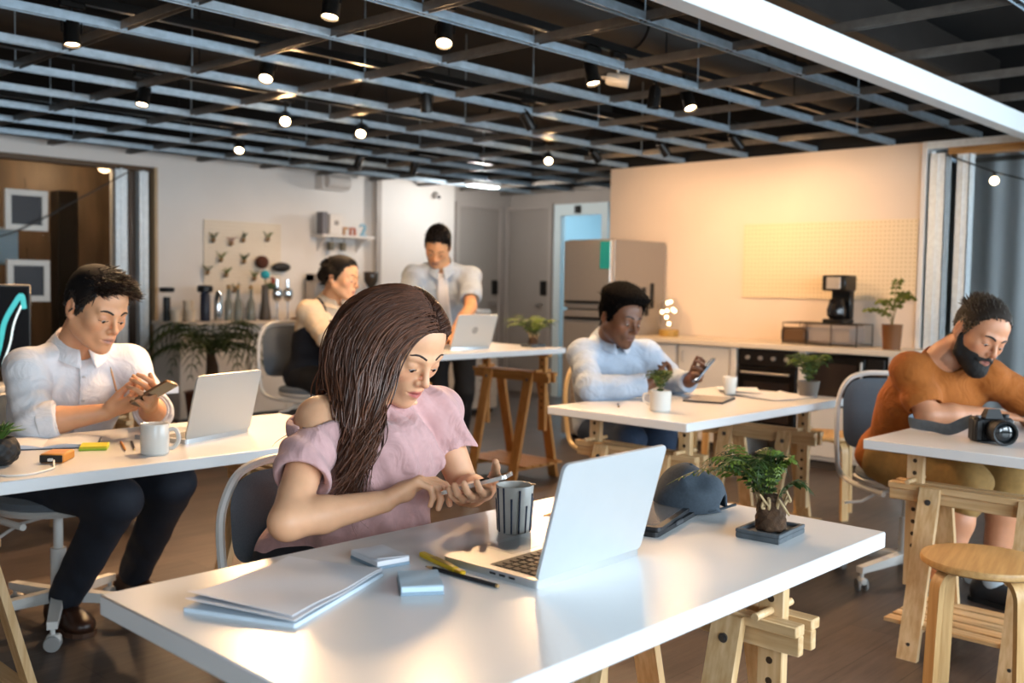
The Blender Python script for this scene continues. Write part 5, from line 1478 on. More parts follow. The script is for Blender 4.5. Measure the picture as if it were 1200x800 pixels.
# baseball cap
def make_cap():
    t = thing('baseball_cap', 'charcoal denim baseball cap lying on the foreground table', 'cap', (1.915, 1.245, TZ), R(0))
    CAP = mat('charcoal_denim', '3e4852', .9, var=.2, vscale=160, bump=.3, bscale=700)
    S = SDF((-.14, -.14, -.005), (.14, .14, .14), .003)
    S.ell((0, 0, .022), (.088, .082, .082), None, .01)
    X, Y, Z = S.grid(); S.D += (.004*np.sin(38*X+20*Z)*np.sin(30*Y+26*Z+1)+.0025*np.sin(80*X-40*Z)*np.clip(Z/.08, 0, 1)).astype(np.float32)
    S.ell((.045, -.03, .115), (.045, .04, .03), None, .03, 'sub')           # dent in the crown
    S.ell((-.05, -.06, .085), (.03, .03, .025), None, .02, 'sub')
    S.D = np.maximum(S.D, -(S.D+.007))                                      # cloth thickness
    S.ell((.03, -.085, .02), (.034, .03, .02), None, .004, 'sub')           # strap opening
    S.cut((0, 0, .003), (0, 0, -1), .002)
    V, F_ = S.mesh(); V = relax(V, F_, 1, .4); npmesh('crown', V, F_, CAP, t)
    # visor
    mb = MB(); V = []; F_ = []; n = 20
    for k in (0, 1):
        for i in range(n+1):
            a = R(60+60*2*i/n)
            for rr_, zz in ((.080, .012), (.115, .010), (.15-.02*abs(i/n-.5)*2, .004)): V.append((rr_*math.cos(a), rr_*math.sin(a), zz+(.004 if k else 0)))
    S_ = 3*(n+1)
    for i in range(n):
        for j in (0, 1):
            a = i*3+j; F_.append((S_+a, S_+a+1, S_+a+4, S_+a+3)); F_.append((a, a+3, a+4, a+1))
        F_.append((i*3+2, i*3+5, S_+i*3+5, S_+i*3+2))
    mb.add(V, F_).build('visor', CAP, t)
    MB().tube([(.02+.05*math.cos(R(a)), -.078-.006*math.sin(R(a)), .012+.004*math.sin(R(a))) for a in range(180, 361, 12)], .008, 8, flat=.35).build('strap', CAP, t)
    MB().sphere((0, 0, .1), (.006, .006, .004), 10).build('button', CAP, t)
make_cap()

# ------------------------------------------------------------------ plants
LEAF = mat('fern_green', '33491a', .5, var=.35, vscale=60)
LEAF2 = mat('fern_light', '5f7226', .5, var=.3, vscale=60)
STEM = mat('fern_stem', '5c5a2a', .6)
def frond(path, w0, n, gen, sub=True, up=(0, 0, 1)):
    """pinnate frond: stem plus paired leaflets, each leaflet itself notched"""
    mb = MB(); P = [Vector(p) for p in path]; K = len(P)
    for i in range(n):
        t = (i+.6)/n; f = t*(K-1); a = int(min(f, K-2)); pos = P[a].lerp(P[a+1], f-a); tan = (P[a+1]-P[a]).normalized()
        side = tan.cross(Vector(up)); side = side.normalized() if side.length > 1e-4 else Vector((1, 0, 0)); nn = side.cross(tan)
        L = w0*math.sin(math.pi*min(1, .12+t*.9))**.8*gen.uniform(.8, 1.15)
        for s in (-1, 1):
            d = (side*s*.86+tan*.5+nn*gen.uniform(-.35, .12)).normalized(); e = tan*L*.24
            droop = Vector((0, 0, -1))*L*.25
            q0, q1, q2, q3 = pos, pos+d*L*.45+e*.9, pos+d*L+droop, pos+d*L*.5-e*.7
            if sub:
                m1, m2 = pos+d*L*.25+e, pos+d*L*.7+e*.75+droop*.4
                m3, m4 = pos+d*L*.72-e*.55+droop*.4, pos+d*L*.28-e*.75
                b = len(mb.v); mb.v += [tuple(x) for x in (q0, m1, pos+d*L*.34+e*.25, m2, q2, m3, pos+d*L*.4-e*.2, m4)]
                mb.f += [(b, b+1, b+2), (b, b+2, b+6), (b, b+6, b+7), (b+2, b+3, b+4), (b+2, b+4, b+6), (b+6, b+4, b+5)]
            else:
                b = len(mb.v); mb.v += [tuple(x) for x in (q0, q1, q2, q3)]; mb.f += [(b, b+1, b+2, b+3)]
    mb.tube(P, [.0012*(1-.6*i/(K-1)) for i in range(K)], 5)
    return mb
def fern(t, base, spread, height, n, seed, w0=.02, leaflets=12, extra=(), bias=(0, 0, 0)):
    g = np.random.default_rng(seed); B_ = Vector(base)
    paths = []
    for i in range(n):
        a = 2*math.pi*i/n+g.uniform(-.4, .4); r_ = spread*g.uniform(.55, 1.05); h_ = height*g.uniform(.75, 1.1)
        d = Vector((math.cos(a), math.sin(a), 0))
        paths.append(bez([B_+d*.006, B_+d*r_*.2+Vector((0, 0, h_*.8)), B_+d*r_*.7+Vector((0, 0, h_*1.12))+Vector(bias)*.8, B_+d*r_+Vector((0, 0, h_*g.uniform(.45, .85)))+Vector(bias)], 10))
    for e in extra: paths.append(bez([Vector(q) for q in e], 12))
    for i, p_ in enumerate(paths):
        frond(p_, w0*(1 if i < n else 1.0), leaflets if i < n else int(leaflets*1.5), g).build('frond', LEAF if i % 3 else LEAF2, t, False)
def bonsai(x, y, z, rz, label, sc=1.0):
    t = thing('fern_bonsai', label, 'plant', (x, y, z), rz)
    SL = mat('slate', '4d5358', .6, var=.2, vscale=40, bump=.2, bscale=90)
    tr = MB(); tr.box(-.064, .064, -.047, .047, 0, .012, .002)
    for a in ((-.064, .064, -.047, -.039, .012, .019), (-.064, .064, .039, .047, .012, .019), (-.064, -.056, -.039, .039, .012, .019), (.056, .064, -.039, .039, .012, .019)): tr.box(*a, .001)
    tr.build('slate_tray', SL, t, False)
    S = SDF((-.06, -.06, 0), (.06, .06, .1), .0025)
    S.cone((0, 0, .018), (0, 0, .058), .031, .028, .01); S.cut((0, 0, .013), (0, 0, -1))
    X, Y, Z = S.grid(); S.D += (.0022*np.sin(150*X+40*Z)*np.sin(170*Y)*np.sin(140*Z)+.0015*np.sin(330*X)*np.sin(300*Z+200*Y)).astype(np.float32)
    V, F_ = S.mesh(); npmesh('root_ball', V, F_, mat('peat', '4a3320', .95, var=.4, vscale=90, bump=.6, bscale=300), t)
    g = np.random.default_rng(5); RH = mat('rhizome', 'a88f68', .7, var=.3, vscale=70)
    for i in range(9):
        a = 2*math.pi*i/9+g.uniform(-.3, .3); d = Vector((math.cos(a), math.sin(a), 0))
        pts = [d*.022+Vector((0, 0, .055)), d*.030+Vector((0, 0, .072+.012*g.random())), d*.036*g.uniform(.7, 1.1)+Vector((0, 0, .062+.03*g.random())), d*.030+Vector((.012*g.normal(), .012*g.normal(), .05+.05*g.random()))]
        MB().tube(spline(pts, 5), [.0042*(1-.5*k/15) for k in range(16)], 7).build('root', RH, t)
    for i in range(14):
        a = g.uniform(0, 6.28); d = Vector((math.cos(a), math.sin(a), 0))
        MB().tube(spline([d*.02+Vector((0, 0, .058)), d*.028+Vector((0, 0, .08)), d*(.03+.012*g.random())+Vector((0, 0, .085+.02*g.random()))], 3), .0007, 4).build('rootlet', mat('dry_root', '6a4c2c', .8), t)
    return t
b = bonsai(1.828, .993, TZ, R(5), 'fern bonsai with a root ball on a slate tray on the foreground table')
fern(b, (0, .012, .062), .115, .115, 18, 3, w0=.030, leaflets=15, bias=(0, .045, 0),
     extra=(((0, .015, .07), (-.01, .07, .155), (.01, .16, .13), (.02, .255, .065)), ((0, -.01, .065), (0, -.03, .13), (.01, -.06, .13), (.015, -.085, .09)),
            ((0, .01, .07), (.01, .04, .17), (.0, .10, .165), (0, .155, .125)), ((0, 0, .07), (.0, .0, .15), (.0, -.03, .185), (0, -.055, .15))))
b2 = bonsai(4.56, 4.13, BZ, R(0), 'fern bonsai on the raised back table')
fern(b2, (0, 0, .062), .20, .13, 18, 9, w0=.045, leaflets=12)
t = thing('potted_fern', 'small fern in a white handled pot on the middle table', 'plant', (3.352, 2.332, TZ))
MB().lathe([(0, 0), (.036, 0), (.042, .006), (.044, .082), (.041, .085), (.038, .08), (.036, .012), (0, .01)], 30, cap=False).build('pot', CER, t)
MB().lathe([(0, .07), (.039, .07)], 20, cap=False).build('soil', mat('soil', '2e2016', .9), t)
MB().tube(spline([Vector(p) for p in ((-.02, .038, .07), (-.03, .06, .066), (-.03, .062, .04), (-.02, .04, .025))], 5), .005, 8).build('handle', CER, t)
fern(t, (0, 0, .072), .075, .10, 12, 14, w0=.026, leaflets=11)
t = thing('potted_fern', 'bushy fern in a grey pot at the far end of the middle table', 'plant', (4.37, 2.20, TZ))
MB().lathe([(0, 0), (.04, 0), (.052, .07), (.054, .075), (.048, .075), (.04, .01), (0, .008)], 30, cap=False).build('pot', mat('grey_pot', '6f6a64', .6), t)
MB().lathe([(0, .066), (.047, .066)], 20, cap=False).build('soil', mat('soil', '2e2016', .9), t)
fern(t, (0, 0, .066), .14, .16, 16, 17, w0=.042, leaflets=11)
# succulent in a dark bumpy pot
t = thing('succulent', 'small succulent in a round black textured pot at the left edge', 'plant', (.975, 2.79, TZ))
S = SDF((-.07, -.07, -.005), (.07, .07, .11), .003); S.ell((0, 0, .042), (.05, .05, .045), None, .005, amp=.0035, freq=190); S.ell((0, 0, .085), (.034, .034, .02), None, .004, 'sub'); S.cut((0, 0, .001), (0, 0, -1))
V, F_ = S.mesh(); npmesh('pot', V, F_, mat('black_pot', '17181a', .6), t)
g = np.random.default_rng(8)
for i in range(22):
    a = i*2.4; r_ = .006+.0022*i; d = Vector((math.cos(a), math.sin(a), 0)); el = 1.25-.045*i
    MB().tube([d*.004+Vector((0, 0, .07)), d*(.012+r_*.4)+Vector((0, 0, .085+.02*math.sin(el))), d*(.02+r_*1.05)+Vector((0, 0, .078+.042*math.sin(el)))], [.004, .0062, .0008], 6, flat=.5).build('leaf', mat('succulent_green', '4d6a2a', .5, var=.3, vscale=60), t)

# open notebook, power bank, sticky notes on the left table
t = thing('notebook', 'open notebook with blank pages on the left table', 'notebook', (1.20, 3.06, TZ), R(-28))
MB().prism(rrect(.30, .20, .006, 2), 0, .003).build('cover', mat('notebook_cover', '2c3a48', .6), t, False)
for s in (-1, 1):
    V = []; F_ = []
    for i in range(13):
        u = i/12; zz = .006+.012*math.sin(math.pi*min(1, u*1.0))*(1-u*.55)
        for yy in (-.096, .096):
            V.append((s*.146*u, yy, zz)); V.append((s*.146*u, yy, .003))
    for i in range(12):
        a = i*4; F_ += [(a, a+2, a+6, a+4), (a, a+4, a+5, a+1), (a+2, a+3, a+7, a+6)]
    F_.append((48, 50, 51, 49)); MB().add(V, [f if s < 0 else f[::-1] for f in F_]).build('pages', PAP, t)
t = thing('power_bank', 'orange and black power bank with a charging cable on the left table', 'power bank', (1.115, 2.765, TZ), R(-42))
MB().box(-.032, .032, -.045, .045, 0, .026, .005).build('case', mat('power_orange', 'b97a2e', .5), t)
MB().box(-.030, .030, -.0465, -.044, .003, .023, .001).build('front_panel', mat('power_black', '101113', .35), t, False)
MB().box(-.006, .006, -.056, -.046, .008, .015, .001).build('plug', mat('cable_white', 'd6d2cc', .5), t, False)
tag(MB().tube(spline([Vector(p) for p in ((1.085, 2.714, .711), (1.075, 2.69, .704), (1.05, 2.64, .7035), (.98, 2.60, .7035), (.93, 2.62, .7035), (.90, 2.70, .7035), (.84, 2.76, .7035))], 8), .0028, 7).build('charging_cable', mat('cable_white', 'd6d2cc', .5)), 'white charging cable looping from the power bank', 'cable')
t = thing('sticky_notes', 'yellow and green block of sticky notes on the left table', 'sticky notes', (1.275, 2.895, TZ), R(-30))
MB().box(-.038, .038, -.038, .038, 0, .006, .0008).build('green_layer', mat('sticky_green', 'a8c43a', .7), t, False); MB().box(-.037, .038, -.038, .037, .006, .013, .0008).build('yellow_layer', mat('sticky_yellow', 'd6c62e', .7), t, False)

# tablet, papers on the middle table
t = thing('tablet', 'black tablet with a pale screen in front of the man in pale blue', 'tablet', (3.86, 2.42, TZ), R(18))
MB().prism(rrect(.25, .18, .01, 3), 0, .008).build('tablet_body', mat('tablet_edge', '1d1f23', .4), t, False); MB().prism(rrect(.22, .155, .004, 2), .008, .0086).build('screen', mat('pale_screen', 'b9aea0', .15), t, False)
for i, (x, y, rz, lab) in enumerate(((4.25, 2.43, 20, 'loose white sheet nearest the paper cup'), (4.22, 2.27, -8, 'loose white sheet at the table edge by the bonsai'), (4.33, 2.55, 35, 'loose white sheet at the far side of the middle table'))):
    o = sheet(.28, .20, .0012+.0018*i, .05, R(rz), side=-1 if i % 2 else 1).build('paper_sheet', PAP, None, loc=(x, y, TZ)); tag(o, lab, 'paper', 'loose sheets on the middle table')
stick('pen', (3.32, 2.52, TZ+.004), (3.42, 2.60, TZ+.004), .004, mat('pen_dark', '2a2c33', .35), 'dark pen lying on the middle table', 'pen')

# camera with strap
def make_camera_thing():
    t = thing('photo_camera', 'black camera with a large lens on the right table', 'camera', (3.565, 1.125, TZ), R(-52))
    CB = mat('camera_black', '121214', .5, bump=.2, bscale=500); CG = mat('camera_gloss', '08090b', .12)
    MB().box(-.066, .066, -.025, .03, 0, .082, .008).build('body', CB, t)
    MB().box(-.066, -.036, -.042, -.02, .002, .08, .008).build('grip', CB, t)
    MB().add([(-.03, -.03, .08), (.03, -.03, .08), (.03, .022, .08), (-.03, .022, .08), (-.018, -.022, .112), (.018, -.022, .112), (.018, .016, .108), (-.018, .016, .108)], [(4, 5, 6, 7), (0, 1, 5, 4), (1, 2, 6, 5), (2, 3, 7, 6), (3, 0, 4, 7)]).build('prism_housing', CB, t, False)
    MB().lathe([(.013, 0), (.013, .009), (.011, .011), (0, .011)], 20, Matrix.Translation((.046, .004, .082))).build('dial', CB, t)
    MB().lathe([(.009, 0), (.009, .007), (0, .007)], 16, Matrix.Translation((-.048, -.018, .082))).build('shutter_button', BOLT, t)
    M = Matrix.Translation((.006, -.024, .042)) @ Matrix.Rotation(R(90), 4, 'X')
    l = MB().lathe([(.036, 0), (.036, .02), (.0375, .021), (.0375, .05), (.040, .052), (.0405, .088), (.0385, .09), (.034, .088), (.032, .078)], 36, M, cap=False).build('lens_barrel', CB, t)
    for k in range(3): MB().lathe([(.0382, .026+.006*k), (.039, .028+.006*k), (.0382, .030+.006*k)], 36, M, cap=False).build('focus_ring', CB, l)
    MB().lathe([(.033, .076), (.025, .080), (.012, .083), (0, .084)], 30, M, cap=False).build('front_glass', mat('lens_glass', '0a1014', .03, coat=1), l)
    MB().lathe([(.014, .0845), (.010, .085), (0, .0852)], 20, M, cap=False).build('inner_glass', mat('lens_inner', '10181a', .1), l)
    MB().box(.066, .072, -.006, .006, .062, .074, .001).build('strap_lug', BOLT, t, False)
make_camera_thing()
def ribbon(name, pts, w, th, m, label, cat):
    P = spline([Vector(p) for p in pts], 8)
    o = MB().tube(P, [w]*len(P), 8, flat=th, up=(1, 0, .25)).build(name, m); return tag(o, label, cat)
ribbon('camera_strap', ((3.555, 1.175, .768), (3.575, 1.215, .75), (3.585, 1.27, .722), (3.60, 1.335, .724), (3.61, 1.39, .725), (3.625, 1.425, .728), (3.66, 1.425, .735)), .021, .16, mat('strap_grey', '56616b', .7, var=.2, vscale=60), 'grey woven camera strap trailing over the right table', 'strap')
# ------------------------------------------------------------------ kitchen along the plaster wall
CTOP = mat('cream_worktop', 'd8c9b4', .3, var=.03)
STEEL = mat('brushed_steel', 'b8b0a8', .35, .6, var=.08, vscale=20, stretch=(1, 1, 20))
OVENB = mat('oven_black', '0c0b0b', .2)
o = MB().box(6.22, 6.75, 2.50, 4.64, .79, .825, .003).build('worktop', CTOP); tag(o, 'long cream worktop along the kitchen wall', 'worktop')
def cabinet(y0, y1, label, doors=1):
    t = thing('cabinet', label, 'cabinet', (6.25, y0, 0), 0, 'kitchen base cabinets'); w_ = y1-y0
    MB().box(.02, .48, 0, w_, .08, .79, .002).build('carcass', LAMM, t, False); MB().box(.05, .46, .01, w_-.01, 0, .08).build('plinth', mat('plinth_dark', '4a4038', .6), t, False)
    for k in range(doors):
        d = MB().box(0, .019, w_*k/doors+.003, w_*(k+1)/doors-.003, .09, .78, .002).build('door', LAMM, t, False)
        yy = w_*(k+1)/doors-.05 if k % 2 == 0 else w_*k/doors+.05
        MB().tube([(0, yy, .66), (-.022, yy, .665), (-.022, yy, .735), (0, yy, .74)], .005, 8).build('handle', STEEL, d)
cabinet(4.22, 4.64, 'cream kitchen cabinet nearest the fridge'); cabinet(3.76, 4.20, 'cream kitchen cabinet left of the oven')
o = MB().box(6.24, 6.74, 3.70, 3.75, 0, .79, .002).build('end_panel', LAMM); tag(o, 'cream upright panel left of the oven', 'panel')
o = MB().box(6.24, 6.74, 3.17, 3.22, 0, .79, .002).build('end_panel', LAMM); tag(o, 'cream upright panel between oven and microwave', 'panel')
o = MB().box(6.24, 6.74, 2.54, 2.60, 0, .79, .002).build('end_panel', LAMM); tag(o, 'cream upright panel right of the microwave', 'panel')
t = thing('oven', 'black built-in oven with a glass door under the worktop', 'oven', (6.25, 3.225, .20))
MB().box(.01, .46, 0, .47, 0, .585, .003).build('body', OVENB, t, False); d = MB().box(-.01, .012, .01, .46, .02, .46, .004).build('door', OVENB, t, False)
MB().box(-.012, -.009, .06, .41, .08, .36).build('door_glass', mat('oven_glass', '2a2320', .08), d, False); MB().cyl((-.035, .05, .42), (-.035, .42, .42), .008).cyl((-.035, .07, .42), (0, .07, .42), .006).cyl((-.035, .40, .42), (0, .40, .42), .006).build('handle', STEEL, d)
MB().box(-.008, .012, .01, .46, .47, .58, .003).build('control_panel', mat('panel_black', '171413', .3), t, False)
for k in range(4): MB().cyl((-.008, .08+.1*k, .525), (-.028, .08+.1*k, .525), .014, n=16).build('knob', STEEL, t)
t = thing('microwave', 'black built-in microwave beside the oven', 'microwave', (6.25, 2.62, .44))
MB().box(.01, .44, 0, .54, 0, .335, .003).build('body', OVENB, t, False); d = MB().box(-.01, .012, .135, .535, .01, .325, .004).build('door', OVENB, t, False)
MB().box(-.012, -.009, .19, .50, .06, .28).build('door_glass', mat('oven_glass', '2a2320', .08), d, False); MB().cyl((-.03, .15, .04), (-.03, .15, .30), .008).build('handle', STEEL, d)
MB().box(-.008, .012, .005, .125, .01, .325, .003).build('control_panel', mat('panel_black', '171413', .3), t, False)
for k in range(3): MB().cyl((-.008, .065, .08+.08*k), (-.024, .065, .08+.08*k), .016, n=16).build('knob', STEEL, t)
cab = thing('cabinet', 'cream drawer front below the microwave', 'cabinet', (6.25, 2.61, 0), 0, 'kitchen base cabinets')
MB().box(.02, .48, 0, .55, .06, .43, .002).build('carcass', LAMM, cab, False); MB().box(0, .019, .003, .547, .09, .425, .002).build('drawer', LAMM, cab, False); MB().box(.05, .46, .01, .54, 0, .06).build('plinth', mat('plinth_dark', '4a4038', .6), cab, False)
# fridge
t = thing('fridge', 'steel fridge with black handles beside the kitchen wall', 'fridge', (6.0, 4.66, 0))
MB().box(.05, .72, 0, .47, .03, 1.57, .006).build('cabinet_body', mat('fridge_side', '8f857a', .4, .4), t, False)
for z0, z1 in ((.04, 1.02), (1.035, 1.56)):
    d = MB().box(0, .05, .004, .466, z0, z1, .006).build('door', STEEL, t, False)
    zz = z1-.06 if z0 < .5 else z0+.05
    MB().cyl((-.03, .05, zz), (-.03, .42, zz), .010).cyl((-.03, .07, zz), (0, .07, zz), .007).cyl((-.03, .40, zz), (0, .40, zz), .007).build('handle', BLKM, d)
MB().box(.1, .66, .03, .44, 0, .03).build('plinth', BLKM, t, False)
o = MB().box(5.993, 5.9995, 4.665, 4.76, 1.34, 1.55, .001).build('note_sheet', mat('teal_card', '1f9a98', .5)); tag(o, 'teal card stuck on the fridge door', 'card')
for i, (x, z, h_) in enumerate(((6.13, 1.14, .10), (6.22, 1.20, .07), (6.32, 1.15, .13), (6.43, 1.12, .17), (6.54, 1.14, .20), (6.47, 1.03, .10))):
    o = MB().box(x-.022, x+.022, 4.648, 4.658, z-h_/2, z+h_/2, .003).box(x-.012, x+.012, 4.645, 4.649, z+h_*.1, z+h_/2-.008, .001).build('magnet_tool', BLKM)
    tag(o, ['leftmost', 'second', 'third', 'fourth', 'rightmost upper', 'low'][i]+' black magnetic clip on the side of the fridge', 'magnet', 'black magnets on the fridge')
# pegboard on the kitchen wall
def pegboard(t, w_, h_, m, holes, axis):
    """holes: (nx, nz); flat board with a grid of drilled holes"""
    if axis == 'x': MB().box(-.012, 0, 0, w_, 0, h_, .002).build('board', m, t, False)
    else: MB().box(0, w_, -.012, 0, 0, h_, .002).build('board', m, t, False)
    hm = MB()
    for i in range(holes[0]):
        for j in range(holes[1]):
            a, b = (i+.5)*w_/holes[0], (j+.5)*h_/holes[1]; q = .004; d = -.0125
            if axis == 'x': hm.quad((d, a-q, b-q), (d, a-q, b+q), (d, a+q, b+q), (d, a+q, b-q))
            else: hm.quad((a-q, d, b-q), (a+q, d, b-q), (a+q, d, b+q), (a-q, d, b+q))
    hm.build('peg_holes', mat('peg_dark', 'a88c62', .8), t, False)['kind'] = 'stuff'
t = thing('pegboard', 'cream pegboard on the kitchen wall behind the coffee maker', 'pegboard', (6.748, 2.64, 1.14)); pegboard(t, 1.32, .555, mat('peg_cream', 'dcc6a4', .6), (44, 18), 'x')
# wire rack box, coffee maker on top
t = thing('wire_rack', 'grey bread box with a wire frame on the kitchen worktop', 'storage box', (6.40, 2.89, .825))
MB().box(.02, .24, .04, .42, .012, .145, .02).build('box', mat('box_grey', '8c8078', .5), t); MB().box(.0, .018, .36, .55, .012, .12, .02).build('dark_tin', mat('tin_brown', '5a4028', .4), t)
fr = MB()
for yy in (.0, .18, .36, .54):
    fr.tube([(0, yy, 0), (0, yy, .15), (.25, yy, .15), (.25, yy, 0)], .004, 6)
for zz in (.01, .15):
    for xx in (0, .25): fr.cyl((xx, 0, zz), (xx, .54, zz), .004, n=6)
fr.build('wire_frame', BLKM, t)
t = thing('coffee_maker', 'black and steel filter coffee maker on the wire rack', 'coffee maker', (6.52, 3.08, .98))
MB().box(-.09, .09, -.075, .075, 0, .03, .008).build('base', BLKM, t); MB().box(.03, .09, -.07, .07, .03, .24, .006).build('tower', BLKM, t); MB().box(-.09, .09, -.085, .085, .22, .33, .01).build('water_tank', BLKM, t)
MB().box(-.092, -.088, -.05, .05, .235, .315, .001).build('steel_band', STEEL, t, False)
MB().lathe([(.04, .03), (.062, .05), (.066, .09), (.05, .15), (.046, .165), (.04, .16)], 24, Matrix.Translation((-.03, 0, 0)), cap=False).build('jug', mat('jug_dark', '1a1512', .08), t)
MB().tube([(-.09, .0, .14), (-.125, 0, .14), (-.125, 0, .07), (-.095, 0, .06)], .007, 8).build('jug_handle', BLKM, t)
t = thing('potted_plant', 'spindly plant in a brown pot at the end of the kitchen worktop', 'plant', (6.42, 2.66, .825))
MB().lathe([(0, 0), (.055, 0), (.065, .16), (.068, .165), (.06, .165), (.05, .01), (0, .01)], 26, cap=False).build('pot', mat('brown_pot', '6e4420', .6), t); MB().lathe([(0, .15), (.06, .15)], 20, cap=False).build('soil', mat('soil', '2e2016', .9), t)
g = np.random.default_rng(31)
for i, (dy, dz, dx) in enumerate(((-.03, .30, 0), (.10, .20, .02), (.17, .13, 0), (-.12, .24, 0), (-.06, .22, .05))):
    pth = bez([(0, 0, .15), (dx*.3, dy*.1, .15+dz*.6), (dx, dy*.6, .15+dz), (dx, dy, .15+dz*(1 if abs(dy) < .08 else .75))], 8)
    MB().tube(pth, .003, 5).build('stem', mat('plant_stem', '5a5228', .6), t)
    for k in range(3, 9):
        for s in (-1, 1):
            q = pth[k]; L = .045; MB().add([tuple(q), tuple(q+Vector((.01*s, s*L*.5, .018))), tuple(q+Vector((.012*s, s*L, -.004))), tuple(q+Vector((0, s*L*.5, -.012)))], [(0, 1, 2, 3)]).build('leaf', mat('plant_leaf', '5f6a24', .5, var=.3, vscale=50), t, False)
# glass dome with string lights
t = thing('light_jar', 'glass jar of fairy lights on a wooden base at the end of the worktop', 'lamp', (6.50, 4.46, .825))
MB().lathe([(0, 0), (.075, 0), (.078, .01), (.078, .05), (.07, .055), (0, .055)], 26).build('wood_base', wood('base_wood', 'b08a3e', '8d6c2c', .5, 'x'), t)
MB().lathe([(.06, .055), (.085, .12), (.095, .18), (.085, .25), (.05, .29), (.03, .30)], 26, cap=False).build('glass_dome', GLASS, t)
FL = mat('fairy_bulb', 'ffe9c4', .3, emit='ffd9a0', estr=14)
for i, (dx, dy, dz) in enumerate(((0, 0, .1), (0, .02, .20), (.02, -.02, .21), (-.02, .05, .19), (0, -.05, .2), (.02, .03, .26), (0, -.01, .27), (-.02, .01, .15))): MB().sphere((dx, dy, dz), .013, 8).build('bulb', FL, t)
MB().tube(spline([Vector(p) for p in ((0, 0, .06), (0, 0, .1), (0, .02, .2), (.02, -.02, .21), (-.02, .05, .19), (0, -.05, .2), (0, 0, .27))], 4), .0015, 5).build('wire', BLKM, t)
# ------------------------------------------------------------------ coffee bar against the back wall
o = MB().box(3.96, 6.2, 7.40, 7.9, .83, .862, .003).build('worktop', mat('bar_top', 'cdbfae', .35)); tag(o, 'pale worktop of the coffee bar at the back', 'worktop')
for i, (x0, x1, lab) in enumerate(((3.98, 4.60, 'white coffee bar cabinet behind the palm'), (4.62, 5.36, 'white coffee bar cabinet in the middle'), (5.38, 6.18, 'white coffee bar cabinet behind the barista'))):
    t = thing('cabinet', lab, 'cabinet', (x0, 7.45, 0), 0, 'coffee bar cabinets'); w_ = x1-x0
    MB().box(0, w_, .02, .44, .07, .83, .002).build('carcass', LAMM, t, False); MB().box(.01, w_-.01, .06, .42, 0, .07).build('plinth', mat('plinth_dark', '4a4038', .6), t, False)
    for k in range(2):
        d = MB().box(w_*k/2+.003, w_*(k+1)/2-.003, 0, .019, .08, .82, .002).build('door', LAMM, t, False); xx = w_/2+(-.05 if k == 0 else .05)
        MB().tube([(xx, 0, .66), (xx, -.022, .665), (xx, -.022, .745), (xx, 0, .75)], .005, 8).build('handle', STEEL, d)
# small items on the bar
def lathe_thing(name, label, cat, x, y, z, prof, m, extra=None, group='bottles and jars on the coffee bar'):
    t = thing(name, label, cat, (x, y, z), 0, group); MB().lathe(prof, 22, cap=False).build('body', m, t)
    if extra: MB().lathe(extra[0], 22).build(extra[2] if len(extra) > 2 else 'cap', extra[1], t)
    return t
BARZ = .862; IVO = mat('ivory_cup', 'cfc0aa', .5); NAVB = mat('navy_flask', '1c2438', .35); CHR = mat('chrome', 'd8dadc', .12, 1); GLB = mat('clear_glass_dark', '9aa09a', .08, trans=.6)
cupp = [(0, 0), (.035, 0), (.045, .10), (.041, .10), (.032, .006), (0, .005)]
for i, (x, y, lab) in enumerate(((4.00, 7.55, 'ivory cup at the left end of the coffee bar'), (4.11, 7.52, 'second ivory cup from the left end of the coffee bar'))): lathe_thing('cup', lab, 'cup', x, y, BARZ, cupp, IVO, group='ivory cups on the coffee bar')
lathe_thing('hand_press', 'black T-topped coffee press at the left end of the bar', 'coffee press', 4.0, 7.70, BARZ, [(0, 0), (.03, 0), (.03, .16), (.028, .20), (0, .2)], BLKM, ([(.055, .24), (.06, .25), (.06, .275), (.02, .28)], BLKM, 'press_top'))
lathe_thing('jug', 'cream milk jug beside the navy flask', 'jug', 4.17, 7.66, BARZ, [(0, 0), (.045, 0), (.05, .05), (.042, .12), (.045, .17), (.04, .17), (0, .02)], IVO)
lathe_thing('flask', 'navy flask with a wide black lid on the coffee bar', 'flask', 4.29, 7.6, BARZ, [(0, 0), (.038, 0), (.042, .02), (.042, .22), (.03, .24)], NAVB, ([(.05, .24), (.065, .25), (.065, .29), (.05, .30)], BLKM, 'lid'))
lathe_thing('shaker', 'shiny steel shaker beside the navy flask', 'shaker', 4.40, 7.58, BARZ, [(0, 0), (.034, 0), (.038, .02), (.036, .19), (.024, .23), (.018, .25), (0, .25)], CHR)
for i, x in enumerate((4.52, 4.63, 4.74)): lathe_thing('glass_bottle', ['first', 'second', 'third'][i]+' clear bottle right of the steel shaker', 'bottle', x, 7.62+.03*(i % 2), BARZ, [(0, 0), (.036, 0), (.038, .02), (.036, .15), (.016, .2), (.014, .27), (.017, .275)], GLB, ([(.016, .27), (.018, .275), (.018, .30), (.008, .305)], mat('cork', 'a08258', .8)))
t = thing('tall_vase', 'tall vase of coffee filters and a teal puff on the bar', 'vase', (4.87, 7.60, BARZ))
MB().lathe([(0, 0), (.05, 0), (.055, .02), (.035, .16), (.03, .3), (.032, .31)], 22, cap=False).build('vase_body', mat('dark_vase', '4a4238', .4), t); MB().sphere((.0, 0, .40), (.042, .04, .04), 12).build('teal_puff', mat('teal_puff', '2a9db0', .8), t); MB().cyl((0, 0, .2), (0, 0, .38), .006).build('stalk', STEM, t)
MB().sphere((.05, 0, .30), (.05, .05, .03), 10).build('greenery', LEAF, t)
